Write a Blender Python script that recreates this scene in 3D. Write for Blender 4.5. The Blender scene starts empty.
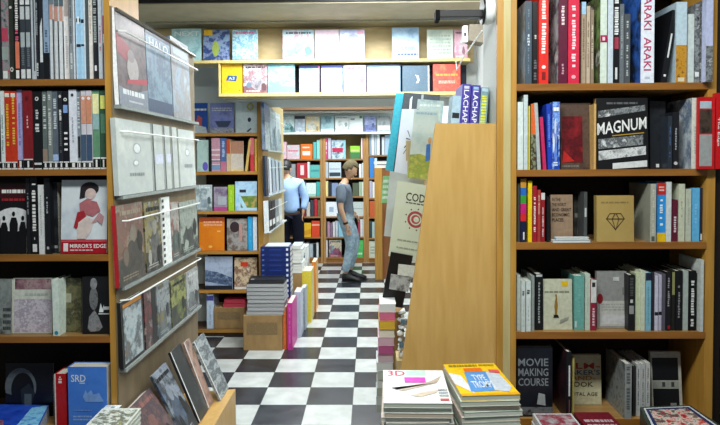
import bpy, bmesh, math, random
from mathutils import Vector, Matrix, Euler
rnd = random.Random(7)
SC = bpy.context.scene
COL = SC.collection
# ------------------------------------------------------------------ camera, world, lights, exposure
F, PPY, H = 600.0, 181.0, 1.6
PITCH, YAW, ROLL = 1.9, 0.9, -0.35
R_ = math.radians
CM = (Matrix.Rotation(R_(YAW), 3, 'Z') @ Matrix.Rotation(R_(90 - PITCH), 3, 'X') @ Matrix.Rotation(R_(ROLL), 3, 'Z'))
cam_d = bpy.data.cameras.new('camera'); cam = bpy.data.objects.new('camera', cam_d); COL.objects.link(cam)
cam.matrix_world = Matrix.Translation((0, 0, H)) @ CM.to_4x4()
cam_d.sensor_width = 36; cam_d.lens = F / 720 * 36; cam_d.shift_y = -(212.5 - PPY) / 720
cam_d.clip_start = 0.05
SC.camera = cam
SC.view_settings.view_transform = 'Standard'; SC.view_settings.look = 'None'
SC.view_settings.gamma = 1; SC.view_settings.use_curve_mapping = False
SC.view_settings.exposure = 0.62
w = bpy.data.worlds.new('world'); SC.world = w; w.use_nodes = True
w.node_tree.nodes['Background'].inputs[0].default_value = (0.80, 0.90, 1.0, 1)
w.node_tree.nodes['Background'].inputs[1].default_value = 0.09
def area(name, loc, sx, sy, power, col=(1, .98, .94), rot=(0, 0, 0)):
    d = bpy.data.lights.new(name, 'AREA'); d.shape = 'RECTANGLE'; d.size = sx; d.size_y = sy
    d.energy = power; d.color = col
    o = bpy.data.objects.new(name, d); o.location = loc; o.rotation_euler = rot; COL.objects.link(o); return o
area('ceiling_or_fill_light', (0.1, 1.15, 2.9), 1.8, 0.25, 46, (.95, 1, .97), (R_(14), 0, 0))
area('ceiling_or_fill_light', (0.15, 3.75, 2.93), 0.9, 0.3, 36, (.93, .98, 1), (R_(10), 0, 0))
area('ceiling_or_fill_light', (-0.35, 7.6, 2.93), 1.3, 1.5, 72, (.93, .98, 1))
area('ceiling_or_fill_light', (-0.45, 4.6, 2.7), 1.1, 0.25, 19, (.93, .98, 1))  # added fill under the soffit, no fixture; brightens overhead display and middle bookcase

def ray(px, py): return CM @ Vector(((px - 360) / F, -(py - PPY) / F, -1))
def P(px, py, Y):
    r = ray(px, py); return r * (Y / r.y) + Vector((0, 0, H))
def PX(px, py, X):
    r = ray(px, py); return r * (X / r.x) + Vector((0, 0, H))
def PZ(px, py, Z):
    r = ray(px, py); return r * ((Z - H) / r.z) + Vector((0, 0, H))

# ------------------------------------------------------------------ materials
def lin(c):
    if isinstance(c, str):
        c = c.lstrip('#'); c = [int(c[i:i + 2], 16) / 255 for i in (0, 2, 4)]
    return tuple((x / 12.92 if x <= .04045 else ((x + .055) / 1.055) ** 2.4) for x in c) + (1,)
_m = {}
def mat(c, rough=.45, spec=.4, var=.12, scale=60):
    """plain coloured surface with a faint procedural mottling"""
    k = (c, rough, spec, var, scale)
    if k in _m: return _m[k]
    m = bpy.data.materials.new('surface'); m.use_nodes = True; nt = m.node_tree; b = nt.nodes['Principled BSDF']
    b.inputs['Roughness'].default_value = rough; b.inputs['Specular IOR Level'].default_value = spec
    tc = nt.nodes.new('ShaderNodeTexCoord'); n = nt.nodes.new('ShaderNodeTexNoise'); n.inputs['Scale'].default_value = scale
    nt.links.new(tc.outputs['Object'], n.inputs['Vector'])
    r = nt.nodes.new('ShaderNodeValToRGB'); L = lin(c)
    r.color_ramp.elements[0].position = .3; r.color_ramp.elements[1].position = .7
    r.color_ramp.elements[0].color = tuple(x * (1 - var) for x in L[:3]) + (1,)
    r.color_ramp.elements[1].color = tuple(min(1, x * (1 + var)) for x in L[:3]) + (1,)
    nt.links.new(n.outputs['Fac'], r.inputs[0]); nt.links.new(r.outputs[0], b.inputs['Base Color'])
    _m[k] = m; return m
_pal = {}
def art(cols, scale=14, seed=0, rough=.35, stretch=(1, 1, 1), hard=False):
    """printed artwork: blotches of several inks"""
    k = ('art', tuple(cols), scale, seed, rough, stretch, hard)
    if k in _m: return _m[k]
    m = bpy.data.materials.new('printed_artwork'); m.use_nodes = True; nt = m.node_tree; b = nt.nodes['Principled BSDF']
    b.inputs['Roughness'].default_value = rough
    tc = nt.nodes.new('ShaderNodeTexCoord'); mp = nt.nodes.new('ShaderNodeMapping'); n = nt.nodes.new('ShaderNodeTexNoise')
    mp.inputs['Location'].default_value = (seed * 1.37, seed * .71, seed * 2.3); mp.inputs['Scale'].default_value = stretch
    n.inputs['Scale'].default_value = scale; n.inputs['Detail'].default_value = 7; n.inputs['Roughness'].default_value = .68; n.inputs['Distortion'].default_value = .1
    nt.links.new(tc.outputs['Object'], mp.inputs[0]); nt.links.new(mp.outputs[0], n.inputs['Vector'])
    r = nt.nodes.new('ShaderNodeValToRGB'); e = r.color_ramp.elements
    N = len(cols)
    if hard: r.color_ramp.interpolation = 'CONSTANT'
    for i, c in enumerate(cols):
        pos = .34 + .32 * i / max(1, N - 1)
        if i == 0: x = e[0]; x.position = pos
        elif i == 1: x = e[1]; x.position = pos
        else: x = e.new(pos)
        x.color = lin(c)
    nt.links.new(n.outputs['Fac'], r.inputs[0]); nt.links.new(r.outputs[0], b.inputs['Base Color'])
    _m[k] = m; _pal[m.name] = (cols, seed, scale); return m
def wood(c1, c2, stretch=(14, 14, 1.2), rough=.4, key='w'):
    k = ('wood', c1, c2, stretch, rough)
    if k in _m: return _m[k]
    m = bpy.data.materials.new('wood_grain'); m.use_nodes = True; nt = m.node_tree; b = nt.nodes['Principled BSDF']
    b.inputs['Roughness'].default_value = rough
    tc = nt.nodes.new('ShaderNodeTexCoord'); mp = nt.nodes.new('ShaderNodeMapping'); n = nt.nodes.new('ShaderNodeTexNoise')
    mp.inputs['Scale'].default_value = stretch; n.inputs['Scale'].default_value = 3.5; n.inputs['Detail'].default_value = 5
    nt.links.new(tc.outputs['Object'], mp.inputs[0]); nt.links.new(mp.outputs[0], n.inputs['Vector'])
    r = nt.nodes.new('ShaderNodeValToRGB'); r.color_ramp.elements[0].position = .3; r.color_ramp.elements[1].position = .7
    r.color_ramp.elements[0].color = lin(c1); r.color_ramp.elements[1].color = lin(c2)
    nt.links.new(n.outputs['Fac'], r.inputs[0]); nt.links.new(r.outputs[0], b.inputs['Base Color'])
    _m[k] = m; return m
def pages_mat(c='#d9d6c8'):
    k = ('pages', c)
    if k in _m: return _m[k]
    m = bpy.data.materials.new('paper_edges'); m.use_nodes = True; nt = m.node_tree; b = nt.nodes['Principled BSDF']
    b.inputs['Roughness'].default_value = .8
    tc = nt.nodes.new('ShaderNodeTexCoord'); wv = nt.nodes.new('ShaderNodeTexNoise'); mp = nt.nodes.new('ShaderNodeMapping')
    mp.inputs['Scale'].default_value = (700, 8, 8)
    nt.links.new(tc.outputs['Object'], mp.inputs[0]); nt.links.new(mp.outputs[0], wv.inputs['Vector'])
    r = nt.nodes.new('ShaderNodeValToRGB'); L = lin(c)
    r.color_ramp.elements[0].color = tuple(x * .75 for x in L[:3]) + (1,); r.color_ramp.elements[1].color = L
    nt.links.new(wv.outputs['Fac'], r.inputs[0]); nt.links.new(r.outputs[0], b.inputs['Base Color'])
    _m[k] = m; return m
def floor_mat():
    m = bpy.data.materials.new('checker_tiles'); m.use_nodes = True; nt = m.node_tree; b = nt.nodes['Principled BSDF']
    tc = nt.nodes.new('ShaderNodeTexCoord'); mp = nt.nodes.new('ShaderNodeMapping')
    T = .3045
    mp.inputs['Location'].default_value = (.119 / T + 1, -3.89 / T, .5); mp.inputs['Scale'].default_value = (1 / T, 1 / T, 0)
    nt.links.new(tc.outputs['Object'], mp.inputs[0])
    ck = nt.nodes.new('ShaderNodeTexChecker'); ck.inputs['Scale'].default_value = 1
    nt.links.new(mp.outputs[0], ck.inputs['Vector'])
    n = nt.nodes.new('ShaderNodeTexNoise'); n.inputs['Scale'].default_value = 9; n.inputs['Detail'].default_value = 8
    nt.links.new(tc.outputs['Object'], n.inputs['Vector'])
    def ramp(a, c):
        r = nt.nodes.new('ShaderNodeValToRGB'); r.color_ramp.elements[0].position = .35; r.color_ramp.elements[1].position = .7
        r.color_ramp.elements[0].color = lin(a); r.color_ramp.elements[1].color = lin(c)
        nt.links.new(n.outputs['Fac'], r.inputs[0]); return r
    ra, rb = ramp('#b9bebc', '#d0d5d3'), ramp('#1b1f25', '#383e47')
    nt.links.new(ra.outputs[0], ck.inputs['Color1']); nt.links.new(rb.outputs[0], ck.inputs['Color2'])
    # thin joints between the tiles
    sep = nt.nodes.new('ShaderNodeSeparateXYZ'); nt.links.new(mp.outputs[0], sep.inputs[0])
    outs = []
    for ax in (0, 1):
        fr = nt.nodes.new('ShaderNodeMath'); fr.operation = 'PINGPONG'; fr.inputs[1].default_value = .5
        nt.links.new(sep.outputs[ax], fr.inputs[0])
        lt = nt.nodes.new('ShaderNodeMath'); lt.operation = 'LESS_THAN'; lt.inputs[1].default_value = .006
        nt.links.new(fr.outputs[0], lt.inputs[0]); outs.append(lt)
    mx = nt.nodes.new('ShaderNodeMath'); mx.operation = 'MAXIMUM'
    nt.links.new(outs[0].outputs[0], mx.inputs[0]); nt.links.new(outs[1].outputs[0], mx.inputs[1])
    mix = nt.nodes.new('ShaderNodeMixRGB'); mix.inputs[2].default_value = lin('#4a4c4c')
    nt.links.new(mx.outputs[0], mix.inputs[0]); nt.links.new(ck.outputs[0], mix.inputs[1])
    nt.links.new(mix.outputs[0], b.inputs['Base Color'])
    b.inputs['Roughness'].default_value = .26; b.inputs['Specular IOR Level'].default_value = .5
    return m

WPOST = wood('#a87a30', '#c08f40'); WPALE = wood('#b5a470', '#c4b582')
WSHELF = wood('#85541f', '#9c672b', (1.2, 14, 14)); WIN = wood('#4a3524', '#5c452f', (8, 8, 1.5), .6)
WPLY = wood('#bf9753', '#cda664', (10, 10, 1.2), .36); WBEIGE = wood('#b7a070', '#c7b181', (3, 8, 8), .5)
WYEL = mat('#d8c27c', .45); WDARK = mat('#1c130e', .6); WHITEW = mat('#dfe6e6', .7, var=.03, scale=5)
KRAFT = wood('#8f7148', '#a38354', (6, 6, 3), .8)

# ------------------------------------------------------------------ mesh helpers
class MB:
    def __init__(s): s.v = []; s.f = []; s.mi = []; s.ms = []
    def m(s, mt):
        if mt not in s.ms: s.ms.append(mt)
        return s.ms.index(mt)
    def hexa(s, p, mt):
        n = len(s.v); s.v += [tuple(q) for q in p]; i = s.m(mt)
        for f in ((0, 3, 2, 1), (4, 5, 6, 7), (0, 1, 5, 4), (1, 2, 6, 5), (2, 3, 7, 6), (3, 0, 4, 7)):
            s.f.append(tuple(n + k for k in f)); s.mi.append(i)
    def box(s, x0, x1, y0, y1, z0, z1, mt):
        s.hexa([(x0, y0, z0), (x1, y0, z0), (x1, y1, z0), (x0, y1, z0), (x0, y0, z1), (x1, y0, z1), (x1, y1, z1), (x0, y1, z1)], mt)
    def poly(s, pts, mt):
        n = len(s.v); s.v += [tuple(q) for q in pts]; s.f.append(tuple(range(n, n + len(pts)))); s.mi.append(s.m(mt))
    def prism(s, pts, d, mt):
        """outline pts (3D) swept by vector d"""
        n = len(s.v); k = len(pts); d = Vector(d); i = s.m(mt)
        s.v += [tuple(q) for q in pts] + [tuple(Vector(q) + d) for q in pts]
        s.f.append(tuple(range(n, n + k))); s.f.append(tuple(reversed(range(n + k, n + 2 * k)))); s.mi += [i, i]
        for j in range(k):
            a, b = j, (j + 1) % k; s.f.append((n + a, n + a + k, n + b + k, n + b)); s.mi.append(i)
    def tube(s, pts, r, mt, seg=8):
        i = s.m(mt); pts = [Vector(p) for p in pts]; rings = []
        for k, p in enumerate(pts):
            d = (pts[min(k + 1, len(pts) - 1)] - pts[max(k - 1, 0)]).normalized()
            u = d.cross(Vector((0, 0, 1)));
            if u.length < 1e-3: u = d.cross(Vector((1, 0, 0)))
            u.normalize(); v = d.cross(u); n = len(s.v); rr = r[k] if isinstance(r, (list, tuple)) else r
            s.v += [tuple(p + (u * math.cos(a) + v * math.sin(a)) * rr) for a in [2 * math.pi * j / seg for j in range(seg)]]
            rings.append(n)
        for a, b in zip(rings, rings[1:]):
            for j in range(seg):
                s.f.append((a + j, a + (j + 1) % seg, b + (j + 1) % seg, b + j)); s.mi.append(i)
        s.f.append(tuple(reversed(range(rings[0], rings[0] + seg)))); s.f.append(tuple(range(rings[-1], rings[-1] + seg))); s.mi += [i, i]
    def build(s, name, parent=None, bevel=0, smooth=False):
        me = bpy.data.meshes.new(name); me.from_pydata(s.v, [], s.f)
        for m_ in s.ms: me.materials.append(m_)
        for p, i in zip(me.polygons, s.mi): p.material_index = i; p.use_smooth = smooth
        bm = bmesh.new(); bm.from_mesh(me); bmesh.ops.recalc_face_normals(bm, faces=[f for f in bm.faces]); bm.to_mesh(me); bm.free()
        me.update()
        o = bpy.data.objects.new(name, me); COL.objects.link(o)
        if parent: o.parent = parent
        if bevel:
            b = o.modifiers.new('bevel', 'BEVEL'); b.width = bevel; b.segments = 2; b.limit_method = 'ANGLE'
        return o
LABELS = {}
def tag(o, label, cat, group=None):
    o['label'] = label; o['category'] = cat
    if group: o['group'] = group
    LABELS.setdefault(label, []).append(o.name)
    return o
def empty(name, loc=(0, 0, 0), rot=(0, 0, 0)):
    o = bpy.data.objects.new(name, None); o.empty_display_size = .05; COL.objects.link(o); o.location = loc; o.rotation_euler = rot; return o
def struct(name, mb, **k):
    o = mb.build(name, **k); o['kind'] = 'structure'; return o

_txt = {}
def text_polys(t):
    if t in _txt: return _txt[t]
    c = bpy.data.curves.new('t', 'FONT'); c.body = t; c.resolution_u = 2; c.offset = .012; c.fill_mode = 'FRONT'
    o = bpy.data.objects.new('t', c); COL.objects.link(o)
    dg = bpy.context.evaluated_depsgraph_get(); dg.update(); me = o.evaluated_get(dg).to_mesh()
    vs = [(v.co.x, v.co.y) for v in me.vertices]; fs = [tuple(p.vertices) for p in me.polygons]
    o.evaluated_get(dg).to_mesh_clear(); bpy.data.objects.remove(o); bpy.data.curves.remove(c)
    xs = [v[0] for v in vs]; ys = [v[1] for v in vs]; a, b, c0, d = min(xs), max(xs), min(ys), max(ys)
    vs = [((x - a) / (b - a), (y - c0) / (d - c0)) for x, y in vs]
    _txt[t] = (vs, fs); return _txt[t]

def decals(mb, O, U, V, N, decs, e0=.0004):
    """O corner, U,V full edge vectors, N outward normal; printed marks on one face"""
    O, U, V, N = Vector(O), Vector(U), Vector(V), Vector(N); e = e0
    W_, H_ = U.length, V.length
    for d in decs:
        k = d[0]; e += .00025
        q = lambda u, v, e=e: O + U * u + V * v + N * e
        if k == 'r': _, u0, v0, u1, v1, c = d; mb.poly([q(u0, v0), q(u1, v0), q(u1, v1), q(u0, v1)], c if not isinstance(c, str) else mat(c, .4))
        elif k == 'p': mb.poly([q(*p) for p in d[1]], c2(d[2]))
        elif k == 'e':
            _, cu, cv, ru, rv, c = d
            mb.poly([q(cu + ru * math.cos(a), cv + rv * math.sin(a)) for a in [2 * math.pi * j / 18 for j in range(18)]], c2(c))
        elif k == 'n':   # rows of small illegible print
            _, u0, v0, u1, v1, c, rows = d; r = random.Random(int(u0 * 99 + v0 * 999 + rows * 7)); hv = (v1 - v0) / rows
            for i in range(rows):
                u = u0; vb = v0 + hv * (i + .25)
                while u < u1 - .01:
                    l = (u1 - u0) * r.uniform(.05, .2); l = min(l, u1 - u)
                    mb.poly([q(u, vb), q(u + l, vb), q(u + l, vb + hv * .55), q(u, vb + hv * .55)], c2(c)); u += l + (u1 - u0) * .03
        elif k == 's':   # spine lettering running down: small illegible glyph blocks
            _, v0, v1, c, wd = d; r = random.Random(int(v0 * 997 + v1 * 131)); v = v1; st = min(.009, W_ * .35) / H_
            while v > v0 + st:
                l = st * r.uniform(.6, 1.1)
                a = .5 - wd / 2 + r.uniform(0, .08); b_ = .5 + wd / 2 - r.uniform(0, .1)
                if r.random() > .14: mb.poly([q(a, v - l), q(b_, v - l), q(b_, v), q(a, v)], c2(c))
                v -= l * 1.45
        elif k == 't':   # readable text left to right
            _, s_, u0, v0, u1, v1, c = d[:7]; sh = d[7] if len(d) > 7 else 0; vs, fs = text_polys(s_); n = len(mb.v); i = mb.m(c2(c))
            mb.v += [tuple(q(u0 + x * (u1 - u0), v0 + y * (v1 - v0) + sh * x)) for x, y in vs]
            for f in fs: mb.f.append(tuple(n + j for j in f)); mb.mi.append(i)
        elif k == 'v':   # readable text running down
            _, s_, u0, v0, u1, v1, c = d; vs, fs = text_polys(s_); n = len(mb.v); i = mb.m(c2(c))
            mb.v += [tuple(q(u0 + y * (u1 - u0), v1 - x * (v1 - v0))) for x, y in vs]
            for f in fs: mb.f.append(tuple(n + j for j in f)); mb.mi.append(i)
        elif k == 'w':   # readable text running up
            _, s_, u0, v0, u1, v1, c = d; vs, fs = text_polys(s_); n = len(mb.v); i = mb.m(c2(c))
            mb.v += [tuple(q(u1 - y * (u1 - u0), v0 + x * (v1 - v0))) for x, y in vs]
            for f in fs: mb.f.append(tuple(n + j for j in f)); mb.mi.append(i)
def c2(c): return c if not isinstance(c, str) else mat(c, .4)

# ------------------------------------------------------------------ books
def spine_book(t, h, w, col, decs=(), side=None, paper='#d9d6c8', name='book'):
    root = empty(name); b = min(.0028, t * .18); cm = c2(col); sm = c2(side) if side else cm
    mb = MB()
    mb.box(-t / 2, t / 2, 0, b, 0, h, cm)
    mb.box(-t / 2, -t / 2 + b, b, w, 0, h, sm); mb.box(t / 2 - b, t / 2, b, w, 0, h, sm)
    decals(mb, (-t / 2, 0, 0), (t, 0, 0), (0, 0, h), (0, -1, 0), decs)
    mb.build('cover', root)
    p = MB(); p.box(-t / 2 + b, t / 2 - b, b, w - .004, .003, h - .004, pages_mat(paper)); p.build('pages', root)
    return root
def shade(c, f):
    c = c.lstrip('#'); return '#' + ''.join('%02x' % max(0, min(255, int(int(c[i:i + 2], 16) * f))) for i in (0, 2, 4))
def compose(m):
    """a printed cover picture: ground, figure shapes and title strip from the inks of the artwork"""
    if isinstance(m, str) or m.name not in _pal: return []
    cols, seed, sc = _pal[m.name]; r = random.Random(seed * 31 + len(cols)); c = list(cols); lo, hi = sorted(c, key=lambda x: sum(lin(x)[:3]))[0], sorted(c, key=lambda x: sum(lin(x)[:3]))[-1]
    out = []; hz = r.uniform(.2, .45)
    out.append(('p', [(0, 0), (0, hz), (.3, hz + r.uniform(-.06, .08)), (.65, hz + r.uniform(-.08, .08)), (1, hz + r.uniform(-.05, .1)), (1, 0)], art([shade(lo, .8), lo, c[1 % len(c)]], sc * 2, seed + 1)))
    cx, cy = r.uniform(.35, .65), r.uniform(.45, .6)
    def blob(cx, cy, rx, ry, col, n=13):
        return ('p', [(min(.98, max(.02, cx + rx * r.uniform(.75, 1.1) * math.cos(a))), min(.97, max(.02, cy + ry * r.uniform(.75, 1.1) * math.sin(a)))) for a in [2 * math.pi * j / n for j in range(n)]], col)
    out.append(blob(cx, cy - .2, .3, .26, art([shade(c[-1], .7), c[0]], sc * 2, seed + 2)))
    out.append(blob(cx + r.uniform(-.05, .05), cy + .08, .15, .12, art([hi, shade(hi, .8)], sc * 3, seed + 3)))
    out.append(blob(r.uniform(.15, .3), r.uniform(.15, .4), .12, .12, c[r.randrange(len(c))]))
    out.append(blob(r.uniform(.7, .85), r.uniform(.2, .5), .12, .16, shade(lo, .7)))
    out.append(('n', .1, .84, .9, .94, shade(hi, 1.1) if r.random() < .6 else shade(lo, .5), 1))
    if r.random() < .6: out.append(('n', .12, .05, .7, .12, shade(hi, 1.05), 2))
    return out
def face_book(w, h, t, col, decs=(), paper='#d9d6c8', name='book', spine=None):
    root = empty(name); b = .0016; cm = c2(col)
    if not decs: decs = compose(cm)
    mb = MB(); mb.box(-w / 2, w / 2, 0, b, 0, h, cm); mb.box(-w / 2, w / 2, t - b, t, 0, h, cm)
    mb.box(-w / 2, -w / 2 + b, b, t - b, 0, h, c2(spine) if spine else cm)
    decals(mb, (-w / 2, 0, 0), (w, 0, 0), (0, 0, h), (0, -1, 0), decs)
    mb.build('cover', root)
    p = MB(); p.box(-w / 2 + b, w / 2 - .003, b, t - b, .002, h - .003, pages_mat(paper)); p.build('pages', root)
    return root
def row(entries, Y, zshelf, where, group, setback=.015, name='book', cat='book', wd=None, maxz=None):
    for E_ in entries:
        kind, x0, x1, yt, col, desc = E_[:6]; o = E_[6] if len(E_) > 6 else {}
        sb = o.get('sb', setback + rnd.uniform(0, .012)); yy = Y + sb; g = .0006
        a, b_ = P(x0, yt, yy), P(x1, yt, yy); zt = (a.z + b_.z) / 2
        h = zt - zshelf; X0, X1 = a.x + g, b_.x - g; dec = o.get('d', ())
        nm = o.get('name', name)
        if kind == 'S':
            w_ = wd if wd else min(.21, max(.12, h * .75)); w_ = o.get('w', w_)
            r = spine_book(X1 - X0, h, w_, col, dec, o.get('side'), o.get('paper', '#d9d6c8'), nm)
        else:
            r = face_book(X1 - X0, h, o.get('t', .014), col, dec, o.get('paper', '#d9d6c8'), nm, o.get('spine'))
        lean = R_(o.get('lean', 0)); tilt = R_(o.get('tilt', 0)); yaw = R_(o.get('yaw', 0))
        if kind == 'F' and 'tilt' not in o: tilt = R_(-2.5)
        r.rotation_euler = Euler((tilt, lean, yaw), 'XYZ')
        hw = (X1 - X0) / 2
        dz = abs(math.sin(lean)) * hw + max(0, math.sin(tilt)) * .2
        if kind == 'F' and tilt < 0: dz = max(dz, -math.sin(tilt) * 0 + abs(math.sin(tilt)) * o.get('t', .014))
        r.location = ((X0 + X1) / 2, yy + abs(math.sin(yaw)) * hw, zshelf + dz + .0004)
        if name == 'magazine' and cat == 'book': pass
        tag(r, desc + ', ' + where, o.get('cat', 'magazine' if nm == 'magazine' else cat), group)

# ------------------------------------------------------------------ room shell
fl = MB(); fl.box(-3.3, 2.3, -1.5, 9.8, -.03, 0, floor_mat()); struct('floor', fl)
cl = MB(); cl.box(-3.3, 2.3, -.2, 9.8, 3.02, 3.06, mat('#c9cac4', .8, var=.03, scale=4)); struct('ceiling', cl)
WB = mat('#b59b63', .75, var=.06, scale=5)
m_ = MB(); m_.box(-3.3, 2.3, 9.72, 9.8, 0, 3.02, WB); struct('wall_back', m_)
m_ = MB(); m_.box(-3.3, -3.22, 2.7, 9.72, 0, 3.02, WHITEW); struct('wall_left', m_)
m_ = MB(); m_.box(.92, 1.0, 2.76, 9.72, 0, 3.02, WHITEW); struct('wall_right', m_)
m_ = MB(); m_.box(-3.22, -1.01, 5.75, 5.8, 0, 3.02, WHITEW); struct('wall_middle', m_)
# overhead soffit across the aisle
m_ = MB(); m_.box(-2.2, .92, 4.46, 5.0, 2.765, 3.02, mat('#b5a98e', .7, var=.08, scale=8)); struct('trim_1', m_)
m_ = MB(); m_.box(-2.2, .92, 4.44, 4.458, 2.775, 3.02, mat('#0d0b0b', .5)); struct('trim_2', m_)
# deep soffit carrying the overhead displays
YD = 5.0
zD1 = P(330, 60, YD).z; zD2 = P(330, 93, YD).z; zD1t = P(330, 29, YD).z
m_ = MB(); m_.box(P(219, 92, YD).x, .92, YD + .20, 5.95, zD2 - .03, zD1t + .06, mat('#b3b7b2', .75, var=.04)); struct('trim_3', m_)
m_ = MB(); a = P(330, 110, 9.0).z; b = P(330, 102, 9.0).z
m_.box(-3.2, .92, 8.95, 9.1, a, 3.02, mat('#7a5b42', .7)); struct('trim_4', m_)

# ------------------------------------------------------------------ bookcases
def bookcase(name, xl, xr, Y, D, boards, top, bottom, post=.03, shelf_t=.022, label='', mats=None, lpost=None, backm=None, plinth=0, side_in=None):
    """xl, xr = outer edges; boards = list of top-surface heights"""
    root = empty(name, (0, 0, 0)); pm, smt = mats or (WPOST, WSHELF)
    lp = lpost or post
    for k, (a, b_) in enumerate(((xl, xl + lp), (xr - post, xr))):
        s = MB(); s.box(a, b_, Y, Y + D, bottom, top, pm)
        if k == 0 and lpost and lpost > .06:
            s.box(a + .024, b_ - .024, Y - .004, Y, bottom, top, WPALE)
        if k == 0 and lpost and lpost > .06:
            s = MB(); s.box(a, b_, Y, Y + .02, bottom, top, pm); s.box(a + .024, b_ - .024, Y - .004, Y, bottom, top, WPALE); s.box(a + .001, b_, Y + .0205, Y + D, bottom, top, mat('#cfd3cf', .7, var=.03))
        s.build('side_panel', root)
    for z in boards:
        s = MB(); s.box(xl + lp, xr - post, Y + .002, Y + D - .012, z - shelf_t, z, side_in or smt); s.build('shelf', root)
        s = MB(); s.box(xl + lp, xr - post, Y - .004, Y + .0015, z - shelf_t, z + .001, smt); s.build('edge_strip', root)
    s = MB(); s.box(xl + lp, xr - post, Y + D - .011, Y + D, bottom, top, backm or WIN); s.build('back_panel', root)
    if plinth:
        s = MB(); s.box(xl + lp, xr - post, Y + .02, Y + .035, 0, plinth, smt); s.build('plinth', root)
    return tag(root, label, 'bookcase')
YR = 2.4
zR = [P(610, y, YR).z for y in (83.5, 169.5, 242.5, 332, 419)]
xRl, xRr = P(497, 200, YR).x, P(715, 200, YR).x
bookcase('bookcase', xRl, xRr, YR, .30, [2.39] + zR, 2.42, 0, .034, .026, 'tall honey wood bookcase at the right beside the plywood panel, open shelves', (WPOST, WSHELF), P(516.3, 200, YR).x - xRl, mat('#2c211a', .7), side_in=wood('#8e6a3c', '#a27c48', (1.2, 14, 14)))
YL = 2.35
zL = [P(53, y, YL).z for y in (79.5, 169.5, 255, 336.5, 426)]
xLr = P(113, 200, YL).x
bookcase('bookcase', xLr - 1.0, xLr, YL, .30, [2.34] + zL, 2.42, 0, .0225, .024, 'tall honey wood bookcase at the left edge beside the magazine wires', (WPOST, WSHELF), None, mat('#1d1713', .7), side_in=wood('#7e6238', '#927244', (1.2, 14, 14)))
# neighbour of the right bookcase, only its dark edge shows
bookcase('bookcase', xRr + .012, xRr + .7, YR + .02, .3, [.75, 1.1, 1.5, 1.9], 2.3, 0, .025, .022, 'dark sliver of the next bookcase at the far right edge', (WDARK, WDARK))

# rack wall at the left of the aisle (end of the left bookcase, runs away from us)
rk = empty('magazine_rack')
XP = xLr + .006
s = MB(); s.box(XP - .0055, XP, YL + .004, 3.46, 0, PX(118, 5, XP + .03).z, wood('#6f6048', '#7f6f54', (6, 6, 1.5), .6)); s.build('board', rk)
def zx(px, py): return PX(px, py, XP + .03).z
TT = [(zx(118, 104), zx(118, 7)), (zx(118, 196.5), zx(118, 118)), (zx(119, 290), zx(119, 206)), (zx(123, 372), zx(123, 303))]
CLEAR = mat('#c9d2d2', .15, .6, .03); WIRE = mat('#e7e9e6', .3, .6, .02)
for i, (zb, zt) in enumerate(TT):
    s = MB(); s.box(XP, XP + .03, YL + .012, 3.44, zb - .014, zb, mat('#8b928f', .25)); s.build('ledge', rk)
    s = MB(); zz = zb + (zt - zb) * (.78, .84, .80, 1.0)[i]; dz = (-.07, -.02, .02, .06)[i] * 0
    s.tube([(XP + .002, YL + .03, zz), (XP + .034, YL + .05, zz), (XP + .034, 3.42, zz + dz), (XP + .002, 3.45, zz)], .0038, WIRE, 6); s.build('wire', rk)
s = MB(); zz = TT[0][1] - .002
s.tube([(XP + .012, YL + .02, zz), (XP + .012, 3.44, zz)], .008, mat('#5b5348', .3), 6); s.build('rail', rk)
zl = P(231, 389, 3.2).z
s = MB(); s.prism([(XP, 2.36, .0), (XP + .275, 2.36, 0), (XP + .275, 2.36, zl), (XP + .0, 2.36, zl - .02)], (0, .84, 0), WPLY); s.build('step_box', rk)
tag(rk, 'magazine rack of ledges and white wires running back along the left of the aisle', 'magazine rack')

def rack_mag(px0, px1, tier, ytop, col, desc, decs=(), t=.012, off=0, name='magazine', where='', lean=2.0, yaw=0, spine=None, group=None, paper='#d9d6c8', wide=None, xo=0):
    zb, zt = TT[tier]; X = XP + .023 + xo; t = min(t, .02)
    pm = ytop + (45 if tier < 2 else 35); a, b_ = PX(px0, pm, X), PX(px1, pm, X); y0, y1 = a.y, b_.y
    z1 = PX(px0, ytop, X).z; h = z1 - zb - off
    r = face_book(y1 - y0 - .002, h, t, col, decs, paper, name, spine)
    r.rotation_euler = Euler((-R_(lean), 0, R_(90 + yaw)), 'XYZ')
    r.location = (X, (y0 + y1) / 2, zb + off + .0006 + math.sin(R_(lean)) * t)
    tag(r, desc + ' ' + where, 'magazine' if name == 'magazine' else 'book', group)
W1 = 'on the top tier of the left rack'; G1 = 'magazines on the top tier of the left rack'
rack_mag(118.5, 147.5, 0, 8, art(['#2c2224', '#4a3c3c', '#6a5654', '#3a3234'], 9, 3), 'thick dark comic with red streaks', [('p', [(.0, .55), (.0, .75), (.4, .66), (.55, .5), (.35, .48)], '#8e2f38'), ('e', .5, .42, .2, .15, '#a39a98'), ('e', .45, .56, .12, .07, '#8b7f7e'), ('p', [(.25, .24), (.3, .29), (1, .36), (1, .3)], '#a8323c'), ('p', [(0, 0), (0, .2), (.5, .16), (1, .24), (1, 0)], '#7f8692'), ('n', .12, .1, .85, .2, '#d5d8da', 1), ('r', .3, .05, .8, .07, '#b5b9bc')], .034, where=W1, group=G1, paper='#ffffff', spine='#f2f2f4')
rack_mag(148.5, 172.5, 0, 28, art(['#5b738c', '#76909f', '#4b5c72', '#86a0a8'], 7, 5), 'blue grey comic with pale HALO lettering', [('r', 0, 0, 1, .16, '#3c4c66'), ('t', 'HALO', .12, .8, .9, .91, '#cfd8df'), ('r', 0, .94, 1, 1, '#3a3f52')], .018, where=W1, group=G1)
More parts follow.
